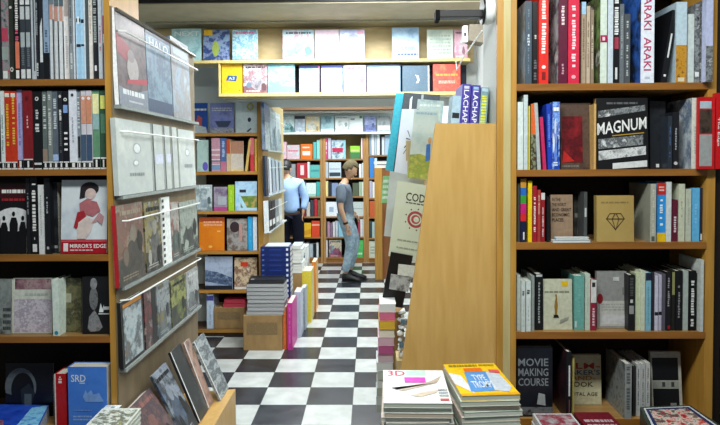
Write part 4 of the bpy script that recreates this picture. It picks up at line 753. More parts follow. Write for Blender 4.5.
for i, (a_, b_, c_) in enumerate(((266.2, 269, '#d9dee0'), (269.3, 272, '#16171b'), (272.4, 275.5, '#1c1e24'), (276, 279, '#8c9298'), (279.4, 282.5, '#c9cdd0'))):
    rackB(a_, b_, 2, 1 - .03 * i, c_, ('white magazine nearest us,', 'black magazine with white foot, second along,', 'black magazine with white foot, third along,', 'grey magazine, fourth along,', 'pale grey magazine, last along,')[i], [('r', .1, .15, .9, .35, '#dfe0de')])

# ------------------------------------------------------------------ far wall bookcases
YF = 9.4
zF = [P(320, y, YF).z for y in (159, 178, 196.5, 216.5, 237, 257.5)]
zt_ = P(330, 132.5, YF).z
def farcase(x0, x1, label, boards):
    r = empty('bookcase'); X0, X1 = P(x0, 200, YF).x, P(x1, 200, YF).x
    for a in (X0, X1 - .04):
        s = MB(); s.box(a, a + .04, YF, YF + .28, 0, boards[0] + .32, wood('#a67a44', '#b98c54')); s.build('side_panel', r)
    for z in boards:
        s = MB(); s.box(X0 + .041, X1 - .041, YF + .003, YF + .268, z - .028, z, WIN); s.build('shelf', r)
        s = MB(); s.box(X0 + .041, X1 - .041, YF - .003, YF + .002, z - .022, z + .001, wood('#9a6c38', '#ac7e48', (1.2, 14, 14))); s.build('edge_strip', r)
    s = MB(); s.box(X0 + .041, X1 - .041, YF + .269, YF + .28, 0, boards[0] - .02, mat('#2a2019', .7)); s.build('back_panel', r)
    s = MB(); s.box(X0 + .041, X1 - .041, YF - .004, YF + .02, 0, boards[-1] - .03, wood('#8a5a2c', '#9c6a36', (1.2, 14, 14))); s.build('plinth', r)
    return tag(r, label, 'bookcase')
farcase(228, 323, 'far wall bookcase behind the man in the light blue shirt', zF)
farcase(323.3, 366, 'far wall bookcase behind the man in the grey shirt', zF)
zG = [P(380, y, YF).z for y in (155, 178, 198, 217, 238, 258)]
farcase(366.3, 402, 'far wall bookcase farthest right, behind the free standing post', zG)
r = empty('display_shelf'); s = MB(); s.box(P(272, 130, YF).x, .91, YF - .12, YF + .05, zt_ - .03, zt_, mat('#e8ebe4', .5)); s.build('shelf', r)
s = MB(); a = P(330, 113, YF - .1).z; s.box(P(272, 130, YF).x, .91, YF - .12, YF + .05, a, a + .03, mat('#eceade', .5)); s.build('top_board', r)
s = MB(); s.box(P(272, 130, YF).x, .91, YF + .051, YF + .06, zt_ - .03, a + .03, mat('#cfd8d8', .6)); s.build('back_panel', r)
tag(r, 'white display shelf high on the far wall', 'shelf')
YH = YF - .11
row([
 Fc(279.5, 294, 116, art(['#a9d8dc', '#dff0f0', '#5f9a9c'], 7, 3), 'aqua magazine, leftmost'),
 Fc(294.6, 305, 116, art(['#dfe9ee', '#9fb0c0', '#f0f4f6'], 7, 5), 'white magazine with dark header', [('r', 0, .82, 1, 1, '#3c3c44')]),
 Fc(305.6, 319.6, 116, art(['#e8e3d0', '#d8c28e', '#b9c9cc'], 8, 7), 'cream magazine with beige sketch'),
 Fc(320.6, 334, 116, art(['#6f9fa8', '#9cc0c6', '#4f7f8c'], 6, 9), 'deep teal magazine', [('r', 0, 0, 1, .2, '#e3eeee')]),
 Fc(335, 348.6, 116, art(['#e6efee', '#d5e3e2'], 5, 11), 'white magazine, left half of the plain pair'),
 Fc(349, 363, 116, art(['#e6efee', '#d0dede'], 5, 13), 'white magazine with small green corner', [('r', .75, .85, .95, 1, '#4f8c5c'), ('r', .1, .75, .4, .85, '#7c94a4')]),
 Fc(364.4, 376, 116, art(['#7f8fd0', '#a3b0de', '#6a78b4'], 6, 15), 'periwinkle magazine'),
 Fc(377, 390, 116, art(['#7f8c94', '#b9c4c8', '#55626a'], 9, 17), 'grey magazine with white panel, rightmost', [('r', .05, .1, 1, .4, '#e9eded')]),
], YH, zt_, 'display shelf high on the far wall', 'magazines high on the far wall', name='magazine', setback=.01)
def frow(ent, z, where): row(ent, YF, z, where, 'books on the ' + where, setback=.004)
frow([
 S(271.5, 277, 146, '#d8dde0', 'white spine, leftmost'),
 S(277.4, 280.8, 149, '#d8383c', 'red spine, leftmost pair'),
 S(281.2, 286.4, 142, '#ecc3cf', 'pink and white spine', [('r', 0, .1, .4, .9, '#f3e6ea')]),
 Fc(287, 299.4, 145, art(['#eceef0', '#e0b9c6', '#bfe0da'], 9, 3), 'white book with pink and mint print', [('n', .1, .5, .9, .65, '#d0506c', 1)]),
 Fc(300.6, 312.4, 144, '#e8731f', 'orange book with two white patches', [('r', .15, .72, .75, .82, '#f4d6bc'), ('r', .15, .25, .8, .52, '#f6ebe2')]),
 S(313.2, 316.4, 142, '#5fb8b4', 'aqua spine, left of two'),
 S(316.8, 320.4, 140, '#8fd6cf', 'aqua spine, right of two'),
], zF[0], 'top shelf of the leftmost far bookcase')
frow([
 S(325.2, 327.6, 138, '#c64a72', 'rose spine beside the post', [('s', .2, .8, '#f0dde4', .5)]),
 S(328, 330.8, 138, '#c9c4d6', 'pale lilac spine'),
 Fc(331.4, 345.6, 140, art(['#26303c', '#8fa9bc', '#cfe0e6', '#3c4858'], 9, 5), 'dark book with magenta title band', [('r', .05, .35, .8, .58, '#b81a4c'), ('r', .85, .0, 1, 1, '#8fc6d0')]),
 Fc(350.2, 360, 146, '#8fce3a', 'lime green book over dark green', [('r', 0, 0, 1, .5, '#3f7a4a'), ('n', .1, .55, .9, .75, '#cfec8c', 1)]),
 S(361, 362.4, 138, '#ecdfe0', 'white spine right of the lime book'),
 S(362.6, 363.9, 139, '#c0505c', 'thin red spine next to the post'),
], zF[0], 'top shelf of the middle far bookcase')
frow([
 S(290, 295.4, 164, '#9aa0a4', 'grey spine behind the dark haired head'),
 Fc(296.6, 307, 163, '#c0303c', 'red magazine with white figure', [('r', .35, .2, .7, .85, '#ecd9da')], name='magazine'),
 S(307.4, 309.6, 162, '#e6ebe9', 'thin white spine right of the red magazine'),
 Fc(310, 320, 165, '#5fb4b0', 'teal book', [('n', .1, .4, .9, .7, '#3f8c8c', 1)]),
], zF[1], 'second shelf of the leftmost far bookcase')
frow([
 S(325.2, 328, 162, '#b9c3cc', 'grey white spine'),
 Fc(328.6, 341, 162.5, '#c3d2dc', 'pale book with dark wave', [('r', .05, .1, .95, .35, '#33404c'), ('r', .05, .55, .9, .6, '#7c8c9a')]),
 Fc(346, 354, 165, art(['#3c3a34', '#6c6652', '#8c8468'], 9, 3), 'dark olive book by the bowed head'),
 S(359, 361.4, 164, '#e3e8e4', 'white spine, left of two'),
 S(361.8, 363.8, 163, '#cfd8da', 'white spine, right of two'),
], zF[1], 'second shelf of the middle far bookcase')
frow([
 S(300, 305, 182, '#e0b9b9', 'rose white spine behind the blue shirt'),
 Fc(306, 316, 183, '#dcebe8', 'white book with mint foot', [('r', 0, 0, 1, .2, '#9fd0c4')]),
 S(316.4, 320, 182, '#3fb0ac', 'turquoise spine'),
], zF[2], 'third shelf of the leftmost far bookcase')
frow([
 S(325.2, 328, 181, '#e6dc96', 'butter yellow spine'),
 S(328.4, 331, 182, '#2e3440', 'black spine'),
 Fc(331.6, 338, 183, '#7f93b4', 'steel blue book left of the grey shirt'),
 Fc(352.6, 358.6, 183, '#55604c', 'dark green book right of the grey shirt'),
 S(359, 361, 182, '#a9c0a4', 'soft green spine'),
 S(361.4, 363.8, 182, '#cfd8cc', 'pale spine next to the post'),
], zF[2], 'third shelf of the middle far bookcase')
frow([
 S(302, 306, 201, '#7c2430', 'dark red spine'),
 S(306.4, 310, 202, '#c9c4bc', 'stone spine'),
 S(310.4, 314, 200, '#3c4450', 'navy grey spine'),
 S(314.4, 317.2, 199, '#c0303a', 'red spine, left of the brown one'),
 S(317.6, 320, 200, '#7a6a4c', 'brown spine next to the post'),
], zF[3], 'fourth shelf of the leftmost far bookcase')
frow([
 Fc(325.4, 337.8, 202, '#e6edf2', 'white square book with blue drawing', [('r', .3, .3, .65, .65, '#9fb4cc')]),
 Fc(352, 363.6, 202, '#c0ccc9', 'pale grey green book right of the grey shirt', [('r', .1, .5, .9, .56, '#93a4a2')]),
], zF[3], 'fourth shelf of the middle far bookcase')
frow([
 Fc(300, 311, 223, '#e6b828', 'yellow book', [('p', [(0, .3), (1, .6), (1, .2), (0, .05)], '#d89a1f')]),
 Fc(311.6, 319.6, 221, '#dc4a2a', 'orange red book', [('r', 0, .7, 1, .8, '#efb39c')]),
], zF[4], 'fifth shelf of the leftmost far bookcase')
frow([
 S(325.2, 327, 222, '#3a3340', 'thin black spine'),
 S(327.4, 329.8, 222, '#b98fa4', 'mauve spine, first of two'),
 S(330.2, 332.4, 223, '#8c6f8c', 'mauve spine, second of two'),
 S(332.8, 335, 222, '#d9dcdf', 'white spine, left of two'),
 S(335.4, 337.8, 221, '#c6cdd4', 'white spine, right of two'),
 Fc(338.4, 345, 221, '#8fc6dc', 'light blue book behind the jeans'),
 S(358, 360, 221, '#a83c54', 'raspberry spine'),
 S(360.3, 362, 219, '#e4e7e6', 'white spine, first by the post'),
 S(362.2, 363.9, 219, '#cfd4d6', 'white spine, second by the post'),
], zF[4], 'fifth shelf of the middle far bookcase')
frow([
 Fc(296, 305, 243, '#c9d4dc', 'white and blue magazine', [('n', .1, .2, .9, .8, '#8c9cae', 4)], name='magazine'),
 S(305.6, 309, 243, '#4a5560', 'slate spine'),
 S(309.4, 313, 244, '#b9c6ce', 'pale slate spine'),
 S(313.4, 316, 244, '#20252c', 'black spine, left of the white one'),
 S(316.4, 318.4, 243, '#e0e5e6', 'white spine next to the post'),
], zF[5], 'bottom shelf of the leftmost far bookcase')
frow([
 S(325.2, 327.6, 240, '#dfe3e3', 'white spine at the post'),
 Fc(329, 341.4, 240, art(['#a9586a', '#5f8f9c', '#d9c9a0', '#7f6fa0'], 14, 3), 'colourful book with mixed shapes'),
 Fc(352, 363.4, 240, art(['#3fae54', '#5cc46c', '#2f8c44'], 6, 3), 'green book right of the jeans', [('n', .1, .1, .9, .3, '#d5ecd5', 1)]),
], zF[5], 'bottom shelf of the middle far bookcase')
W6 = ' of the rightmost far bookcase'
frow([
 S(369.4, 371, 134, '#8fa3b4', 'grey blue spine, first'), S(371.4, 374, 134, '#dfe6ea', 'white spine, second'), S(374.4, 376.6, 134, '#b4c6d4', 'pale blue spine, third'),
 S(377, 379.6, 134, '#e3e9ec', 'white spine, fourth'), S(380, 381.4, 136, '#28303a', 'black spine, fifth'), S(381.8, 384.4, 137, '#cfdae0', 'white spine, sixth'), S(384.8, 390, 135, '#a3c0d8', 'wide light blue spine, last'),
], zG[0], 'top shelf' + W6)
frow([
 S(369.4, 374, 157, '#3f7fc4', 'bright blue spine'), S(374.4, 377, 158, '#c3dce4', 'ice blue spine'),
], zG[1], 'second shelf' + W6)
frow([S(369.4, 372, 181, '#b9b4cc', 'lilac grey spine'), S(372.4, 374.6, 182, '#dfe3e0', 'white spine')], zG[2], 'third shelf' + W6)
frow([S(369.4, 374.6, 201, '#c4603c', 'terracotta spine')], zG[3], 'fourth shelf' + W6)
frow([S(369.4, 371.6, 221, '#3a4a4e', 'dark slate spine'), S(372, 374.6, 222, '#a9c4c4', 'pale teal spine')], zG[4], 'fifth shelf' + W6)
frow([Fc(368.8, 376, 241, '#d5dccb', 'off white book', [('n', .2, .2, .8, .7, '#a3ae98', 3)])], zG[5], 'bottom shelf' + W6)

# free standing end post / low case right of the grey man
YC = 8.05
r = empty('bookcase'); a = P(375, 277, YC); b = P(382, 168, YC)
s = MB(); s.box(a.x, b.x, YC, YC + .03, 0, b.z, WPOST); s.build('post', r)
s = MB(); s.box(a.x + .02, .5, YC + .031, YC + .35, 0, b.z, wood('#7c4a24', '#8e582c', (6, 6, 1.2))); s.build('body', r)
tag(r, 'waist to head high brown case with a yellow wood corner post beyond the plywood panel', 'bookcase')
for k, (x0, x1, c_, d_) in enumerate(((370.5, 391, '#eef2f2', 'white stack of paper lying on the brown case, lower of two'), (369, 390, '#dfe8ee', 'white stack of paper lying on the brown case, upper of two'))):
    flat_book(x0, x1, YC + .02, b.z + .002 + .05 * k, .22, .04, c_, d_, name='paper_stack', cat='paper stack', group='paper stacks on the brown case', x=(P(x0 + 5, 160, YC).x, P(x1, 160, YC).x))

# ------------------------------------------------------------------ floor stacks left of the aisle
YS = 5.02
bx, a, b = carton(243.5, 282, 315.5, 352, YS, .30, 'big cardboard box on the floor under the piled books', 0)
zt0 = b.z + .001
XS0, XS1 = P(246, 300, YS).x, P(283.5, 300, YS).x
for k in range(8):
    t = .032; z = zt0 + k * .0335; dx = rnd.uniform(-.006, .01)
    flat_book(0, 0, YS + .01 + rnd.uniform(0, .012), z, .22, t, ('#8f9197', '#a3a4a8', '#7f8188', '#96979c')[k % 4] if k < 7 else '#17181c', ('grey edged hardback in the pile on the big cardboard box, %s' % ('bottom one', 'second from bottom', 'third from bottom', 'fourth from bottom', 'fifth from bottom', 'sixth from bottom', 'seventh from bottom')[k]) if k < 7 else 'black book topping the grey pile on the big cardboard box', name='book', group='grey hardbacks piled on the big cardboard box', x=(XS0 + dx, XS1 + dx), side='#2c2e36' if k < 7 else '#17181c', paper='#b5b6b8')
zt1 = zt0 + 8 * .0335
flat_book(0, 0, YS + .03, zt1, .19, .03, '#1b1d22', 'black book with white mark lying askew on top of the grey pile', name='book', x=(XS0 + .02, XS1 - .0), yaw=4, paper='#26282c', decs=[('r', .05, .1, .15, .2, '#d8d8d8')])
# navy boxed volumes behind
YN = 5.27
xn0, xn1 = P(259.5, 270, YN).x, P(289.5, 270, YN).x
base = MB(); base.box(xn0, xn1, YN + .05, YN + .15, 0, .0, KRAFT)
zn0 = P(275, 300, YN).z
r = empty('cardboard_box'); s = MB(); s.box(xn0 + .075, xn1 + .0, YN + .06, YN + .28, .0005, zn0, KRAFT); s.build('body', r); s = MB(); s.box(xn0 + .075, xn1, YN + .15, YN + .19, zn0, zn0 + .0008, mat('#a88f60', .3)); s.build('tape', r)
tag(r, 'cardboard box hidden beneath the pile of navy volumes', 'box')
n = 10; tn = (P(275, 248, YN).z - zn0) / n
o_ = ('bottom', 'second from bottom', 'third from bottom', 'fourth from bottom', 'fifth from bottom', 'sixth from bottom', 'seventh from bottom', 'third from top', 'second from top', 'topmost')
for k in range(n):
    root = empty('book', ((xn0 + xn1) / 2, YN + .06, zn0 + k * tn + .001)); wn = (xn1 - xn0); t = tn - .0012
    s = MB(); cm = mat('#1c2b66', .35)
    s.box(-wn / 2, wn / 2, 0, .004, 0, t, cm); s.box(-wn / 2, wn / 2, .004, .2, 0, .003, cm); s.box(-wn / 2, wn / 2, .004, .2, t - .003, t, cm)
    decals(s, (-wn / 2, 0, 0), (wn, 0, 0), (0, 0, t), (0, -1, 0), [('r', .86, .25, .93, .75, '#d5dbe6'), ('r', .05, .3, .12, .6, '#5a76b4'), ('r', .3, .35, .7, .55, '#2c428c')]); s.build('cover', root)
    p = MB(); p.box(-wn / 2 + .003, wn / 2 - .003, .004, .196, .003, t - .003, pages_mat()); p.build('pages', root)
    tag(root, 'navy volume in the tall navy pile behind the grey one, ' + o_[k], 'book', 'navy volumes in the tall pile')
flat_book(0, 0, YN + .07, zn0 + n * tn + .002, .2, .008, '#c9dcec', 'pale blue brochure lying on top of the navy pile', name='booklet', x=(xn0 + .04, xn1 - .02))
# upright volumes along the aisle edge, spines toward us
def upright(px0, px1, pyt, Y, w_, col, desc, decs=(), **k):
    a = P(px0, 300, Y); b = P(px1, 300, Y); h = P((px0 + px1) / 2, pyt, Y).z - k.get('z', 0)
    r = spine_book(b.x - a.x - .002, h, w_, col, decs, k.get('side')); r.location = ((a.x + b.x) / 2, Y, k.get('z', 0) + .0005)
    tag(r, desc, 'book', k.get('g', 'large volumes standing on the floor beside the aisle'))
upright(282.6, 286.4, 307, 5.05, .30, '#d9652c', 'orange tall spine standing on the floor beside the big cardboard box', [('s', .1, .9, '#e88a54', .4)])
upright(286.8, 292.2, 303, 5.03, .32, '#c0348c', 'magenta tall spine standing on the floor beside the aisle', [('s', .1, .9, '#d66aae', .4)])
upright(294.2, 300.6, 292, 5.38, .22, '#aeb4c8', 'lilac grey tall volume behind the magenta one', side='#c3c9d6')
upright(301, 305.4, 288, 5.64, .2, '#8f98a4', 'dark grey tall volume behind the lilac one', [('s', .1, .9, '#5a626c', .4)], side='#a9b0ba')
upright(300.8, 311.5, 271, 5.9, .3, '#d6c23f', 'wide yellow volume standing beside the aisle', side='#d8c98a')
upright(312, 316, 262, 6.3, .3, '#e0821f', 'orange tall spine standing farther along the aisle', side='#e8b06a')
# white pile behind navy one
YW = 5.56; xw0, xw1 = P(287, 270, YW).x, P(300, 270, YW).x
xw0 = max(xw0, XB + .06)
ww = ('bottom', 'second', 'third', 'fourth', 'fifth', 'sixth', 'seventh', 'topmost')
zw1 = P(295, 250, YW).z
r = empty('cardboard_box'); s = MB(); s.box(xw0, xw1 - .02, YW + .3, YW + .6, .0005, .5, KRAFT); s.build('body', r); s = MB(); s.box(xw0, xw1 - .02, YW + .42, YW + .47, .5, .5008, mat('#a88f60', .3)); s.build('tape', r)
tag(r, 'cardboard box behind the navy pile carrying white paper', 'box')
for k in range(8):
    t = (zw1 - .502) / 8; sh = rnd.uniform(-.01, .01)
    flat_book(0, 0, YW + .3 + sh, .502 + k * t, .28, t - .001, ('#dfe6e6', '#c9d2d6', '#e9ecec')[k % 3], ww[k] + ' bundle in the white pile behind the navy volumes', name='paper_bundle', cat='paper bundle', group='white paper bundles', x=(xw0 + sh + .01, xw1 + sh - .02), paper='#e6e8e4')
YV = 6.25; xv0, xv1 = P(300, 270, YV).x, P(308, 270, YV).x
zv = P(300, 247, YV).z
r = empty('paper_stack'); s = MB(); s.box(P(296, 270, YV).x, P(307, 270, YV).x, YV, YV + .25, .0005, zv, pages_mat('#e6ebec')); s.build('sheets', r)
s = MB(); s.box(P(298, 270, YV).x, P(305, 270, YV).x, YV - .001, YV, zv - .12, zv - .06, mat('#2c4a6c', .5)); s.build('label_strip', r)
tag(r, 'tall pale paper stack behind the yellow volume', 'paper stack')

# ------------------------------------------------------------------ slanted display with plywood side, right of the aisle
YP = 2.43
pl = empty('display_stand')
c4 = [P(401, 369, YP), P(497.2, 369, YP), P(498.2, 123.5, YP), P(435.5, 123, YP)]
low = [Vector((c4[0].x - .035, YP, 0)), Vector((c4[1].x, YP, 0))]
s = MB(); s.prism([c4[0], low[0], low[1], c4[1], c4[2], c4[3]], (0, .018, 0), WPLY); s.build('side_panel', pl)
# slanted back board the covers rest on and its ledges
tl, blw = c4[3], c4[0]
s = MB(); s.prism([Vector((blw.x + .055, YP + .019, .31)), Vector((blw.x + .075, YP + .019, .31)), Vector((tl.x + .075, YP + .019, tl.z - .09)), Vector((tl.x + .055, YP + .019, tl.z - .09))], (0, .3, 0), WBEIGE); s.build('slanted_board', pl)
zts = tl.z - .07
s = MB(); s.box(tl.x + .045, c4[2].x - .006, YP + .019, YP + .335, zts - .02, zts, WBEIGE); s.build('top_board', pl)
s = MB(); s.box(.06, c4[1].x - .006, YP + .02, YP + 1.0, .001, .30, WPLY); s.build('base', pl)
s = MB(); s.box(tl.x + .06, c4[2].x - .006, YP + .32, YP + .335, .31, zts - .02, WBEIGE); s.build('rear_panel', pl)
tag(pl, 'display stand with a tall tapered plywood side panel facing us', 'display stand')
dr_ = empty('display_rack'); s = MB(); s.box(.385, .40, 3.28, 4.1, .3015, 1.72, WBEIGE); s.build('upright_board', dr_)
for yy_, z_, z1_ in ((3.33, 1.12, 1.3), (3.45, 1.52, 1.7), (3.59, 1.6, 1.72), (3.73, 1.55, 1.72), (3.87, 1.68, 1.72), (3.985, 1.6, 1.72)):
    s = MB(); s.box(.22 if yy_ < 3.9 else .14, .384, yy_, yy_ + .018, z_, z1_, WBEIGE); s.build('rest', dr_)
tag(dr_, 'upright rack board carrying the covers just beyond the plywood stand', 'display rack')
def board_item(q, Y, t, col, label, decs=(), name='magazine', cat='magazine', group=None, dy=0, paper='#d9d6c8'):
    """q = TL,TR,BR,BL pixels on the plane Y (top edge leaning dy back)"""
    TL, TR = P(*q[0], Y + dy), P(*q[1], Y + dy); BR, BL = P(*q[2], Y), P(*q[3], Y)
    o = (BL + BR) / 2; root = empty(name, o); L = [p - o for p in (BL, BR, TR, TL)]
    s = MB(); n_ = Vector((0, 1, 0)); cm = c2(col)
    s.prism(L, n_ * .0015, cm); s.prism([p + n_ * (t - .0015) for p in L], n_ * .0015, cm)
    Uv = (L[1] - L[0] + L[2] - L[3]) / 2; Vv = (L[3] - L[0] + L[2] - L[1]) / 2
    decals(s, L[0], Uv, Vv, (0, -1, 0), decs); s.build('cover', root)
    c_ = sum(L, Vector()) / 4
    s = MB(); s.prism([c_ + (p - c_) * .985 + n_ * .0015 for p in L], n_ * (t - .003), pages_mat(paper)); s.build('pages', root)
    return tag(root, label, cat, group)
GS = 'covers displayed on the stand behind the plywood panel'
board_item([(396, 93), (406, 93.5), (395, 172), (385.5, 170)], 3.95, .02, '#1d93a6', 'tall teal folder standing farthest on the stand behind the plywood panel', [('r', .78, 0, .93, 1, '#17202c')], 'folder', 'folder', dy=.05)
board_item([(404, 92.5), (440, 95), (436, 150), (398, 150)], 3.84, .02, '#343c44', 'dark book with pale stripes behind the white cover on the stand', [('r', .2, .0, .26, 1, '#c9d2d8'), ('r', .5, .0, .56, 1, '#8f9aa0')], 'book', 'book', GS, dy=.04)
board_item([(402, 109), (424, 109), (416, 177), (394, 175)], 3.7, .02, art(['#cfd6e4', '#dde2ec'], 5, 3), 'lavender white cover with thin black strokes on the stand', [('p', [(.3, .42), (.5, .5), (.51, .48), (.31, .40)], '#2a2a30'), ('p', [(.35, .56), (.55, .54), (.55, .53), (.35, .54)], '#2a2a30'), ('p', [(.38, .68), (.52, .58), (.52, .56), (.37, .66)], '#2a2a30'), ('p', [(.3, .33), (.5, .45), (.5, .43), (.3, .31)], '#2a2a30')], group=GS, dy=.04)
board_item([(418, 99), (444, 101), (440, 150), (412, 150)], 3.56, .015, art(['#8fb6c4', '#c3d4d0', '#7ca2b4'], 12, 5), 'pale blue magazine peeking over the meadow picture magazine', [('n', .1, .86, .9, .94, '#e8f0ee', 1)], group=GS, dy=.04)
board_item([(414.5, 110), (440, 111), (434, 180), (407.5, 178)], 3.42, .015, art(['#c9d9d2', '#d6e2da', '#bcd0cc'], 7, 9), 'magazine with yellow green meadow and small blue figure', [('p', [(0, .0), (0, .34), (.4, .36), (1, .28), (1, 0)], art(['#b5b13c', '#8a9a38', '#cfc65a'], 16, 3)), ('p', [(.62, .25), (.6, .5), (.75, .52), (.8, .28)], '#3c78c4'), ('e', .72, .56, .07, .05, '#d8a46a'), ('n', .1, .92, .9, .98, '#9cc0d0', 1)], group=GS, dy=.03)
board_item([(390, 171), (424, 178), (421, 240), (384, 236)], 3.6, .012, art(['#b9c1c0', '#cfd5d2'], 6, 3), 'pale grey sheet behind the CODE cover', group=GS, dy=.02)
board_item([(397.5, 181), (431, 186), (424, 262), (388.5, 256)], 3.3, .012, art(['#cfd6bd', '#d6dcc6'], 6, 5), 'cream green cover lettered CODE with red gear emblem', [
  ('t', 'CODE', .32, .76, 1.0, .87, '#23231f'), ('n', .33, .72, .98, .75, '#4b4b42', 1), ('e', .66, .53, .24, .11, '#a8434a'), ('e', .66, .53, .17, .077, '#d3d9c1'), ('e', .66, .53, .13, .06, '#b04a50'), ('e', .68, .53, .08, .037, '#d3d9c1')] +
  [('e', .66 + .3 * math.cos(k * .7), .53 + .14 * math.sin(k * .7), .02, .01, '#5e3038') for k in range(9)] + [('n', .2, .22, .95, .25, '#9ca58c', 1), ('n', .2, .12, .95, .15, '#9ca58c', 1)], group=GS, dy=.03)
board_item([(383, 176), (391, 176), (389, 203), (381, 203)], 3.75, .01, '#8fc98c', 'small mint green notice with white lines at the stand edge', [('n', .1, .1, .9, .9, '#dff0dc', 4)], 'notice', 'notice')
# black holder
bh = empty('leaflet_holder', P(394, 306, 3.2)); o = bh.location.copy()
Lq = [P(x, y, 3.2) - o for x, y in ((381, 305), (402.5, 308), (413, 256), (391, 252))]
s = MB(); s.prism(Lq, (0, .02, 0), mat('#101011', .35)); s.build('frame', bh)
s = MB(); s.prism([P(x, y, 3.192) - o for x, y in ((389, 289), (408, 292), (412, 277), (391, 274))], (0, .006, 0), art(['#7c7f80', '#b9bcbb', '#3a3030'], 14, 3)); s.build('picture', bh)
s = MB(); s.prism([P(x, y, 3.185) - o for x, y in ((397.5, 275), (414, 277), (416, 266), (398.5, 264))], (0, .004, 0), mat('#d9dcd2', .6)); s.build('card', bh)
tag(bh, 'black leaflet holder with a white card below the CODE cover', 'leaflet holder')
# pile of magazines curving up from the base, at the foot of the stand
zb0 = .3015; pts = [(376, 396), (373, 370), (373.5, 352), (375, 336), (377, 320), (380, 303)]
cols = [('#9fa8a0', 'grey green'), ('#b9c3c4', 'silver'), ('#a4aba2', 'sage grey'), ('#cfd6d8', 'pale white'), ('#b5bdb6', 'dull grey'), ('#d2d8da', 'light white'), ('#c9b4c0', 'faded violet'), ('#b8588e', 'magenta printed'), ('#d9b4c6', 'rose printed'), ('#e8e4d6', 'cream'), ('#e0b93a', 'yellow'), ('#e2749a', 'coral pink'), ('#e6eaec', 'white')]
Yq = 3.05; ztop = P(385, 304, Yq).z; tq = (ztop - zb0) / len(cols)
for k, (c_, d_) in enumerate(cols):  # bundles
    f = k / (len(cols) - 1); xl = P(374 + 4 * f * f, 335, Yq).x; xr = P(391 + 5 * f, 335, Yq).x
    flat_book(0, 0, Yq + rnd.uniform(0, .01), zb0 + k * tq, .2, tq - .001, c_, d_ + ' magazine bundle in the tall pile at the foot of the stand', group='magazine pile at the foot of the stand', x=(xl + rnd.uniform(-.004, .004) + .012, xr), paper=c_, name='magazine')
r = empty('cardboard_box'); a = P(392, 366, 2.9); b = P(401, 300, 3.3)
s = MB(); s.box(P(389, 350, 3.28).x, P(404, 350, 3.28).x, 3.28, 3.42, .3015, P(395, 312, 3.28).z, KRAFT); s.build('body', r); s = MB(); s.box(P(394, 350, 3.279).x, P(397, 350, 3.279).x, 3.2788, 3.2798, .32, P(395, 312, 3.28).z, mat('#a88f60', .3)); s.build('tape', r)
tag(r, 'narrow cardboard box between the magazine pile and the plywood panel', 'box')
for k, (x0, x1, y0, y1, c_) in enumerate(((397.5, 407, 311, 330, '#dfe3e2'), (397, 404.5, 331, 356, '#e6e9e8'))):
    yy = 2.88; r = empty('paper_bag'); a = P(x0, y1, yy); b = P(x1, y0, yy)
    s = MB(); N_ = 8; rs = []
    for i in range(N_ + 1):
        f = i / N_; rs.append((Vector(((a.x + b.x) / 2 + .006 * math.sin(i * 2.1 + k), yy, a.z + (b.z - a.z) * f)), (b.x - a.x) / 2 * (.75 + .25 * math.sin(i * 1.7 + k * 2))))
    s.tube([p for p, q in rs], [q for p, q in rs], mat(c_, .6), 10); s.build('bag', r, smooth=True)
    s = MB(); s.box((a.x + b.x) / 2 - .008, (a.x + b.x) / 2 + .012, yy - .028, yy - .0262, a.z + (b.z - a.z) * .4, a.z + (b.z - a.z) * .65, mat('#5c7a8c', .5)); s.build('label', r)
    tag(r, ('upper' if k == 0 else 'lower') + ' white crumpled bag wedged beside the plywood edge', 'bag', 'white bags wedged beside the plywood')
s = MB(); s.box(P(396, 340, 2.91).x, P(408, 340, 2.91).x, 2.83, 2.98, .301, P(400, 357, 2.88).z - .001, WBEIGE); o = tag(s.build('wooden_block'), 'wooden block under the crumpled bags beside the plywood edge', 'block')
s = MB(); s.box(P(397, 340, 2.91).x, P(407, 340, 2.91).x, 2.84, 2.97, P(400, 331, 2.88).z - .004, P(400, 331, 2.88).z - .001, WBEIGE)
# books standing on the top board
row([
 S(449, 458, 96, '#a9c4d4', 'pale blue white volume left of the violet pair', [('r', .1, .5, .9, .62, '#23282e')], lean=5, w=.12),
 S(458.6, 467.6, 84.5, '#4a3f9e', 'violet spine reading LACHAPELLE, left one', [('v', 'LACHAPELLE', .22, .02, .8, .9, '#e8e8f2'), ('r', .2, .92, .8, .97, '#c9c9e0')], lean=4, w=.2),
 S(468, 477, 85.5, '#453c94', 'violet spine reading LACHAPELLE, right one', [('v', 'LACHAPELLE', .22, .02, .8, .9, '#e8e8f2'), ('r', .2, .92, .8, .97, '#8fb4d8')], lean=4, w=.2),
 S(477.6, 485.4, 87.5, '#7fa0a8', 'grey blue spine with yellow lettering', [('s', .05, .88, '#dfe23a', .7), ('r', .1, .92, .9, .98, '#b4c9d8')], lean=4, w=.2),
], YP + .08, zts, 'top of the plywood stand', 'books standing on top of the plywood stand')

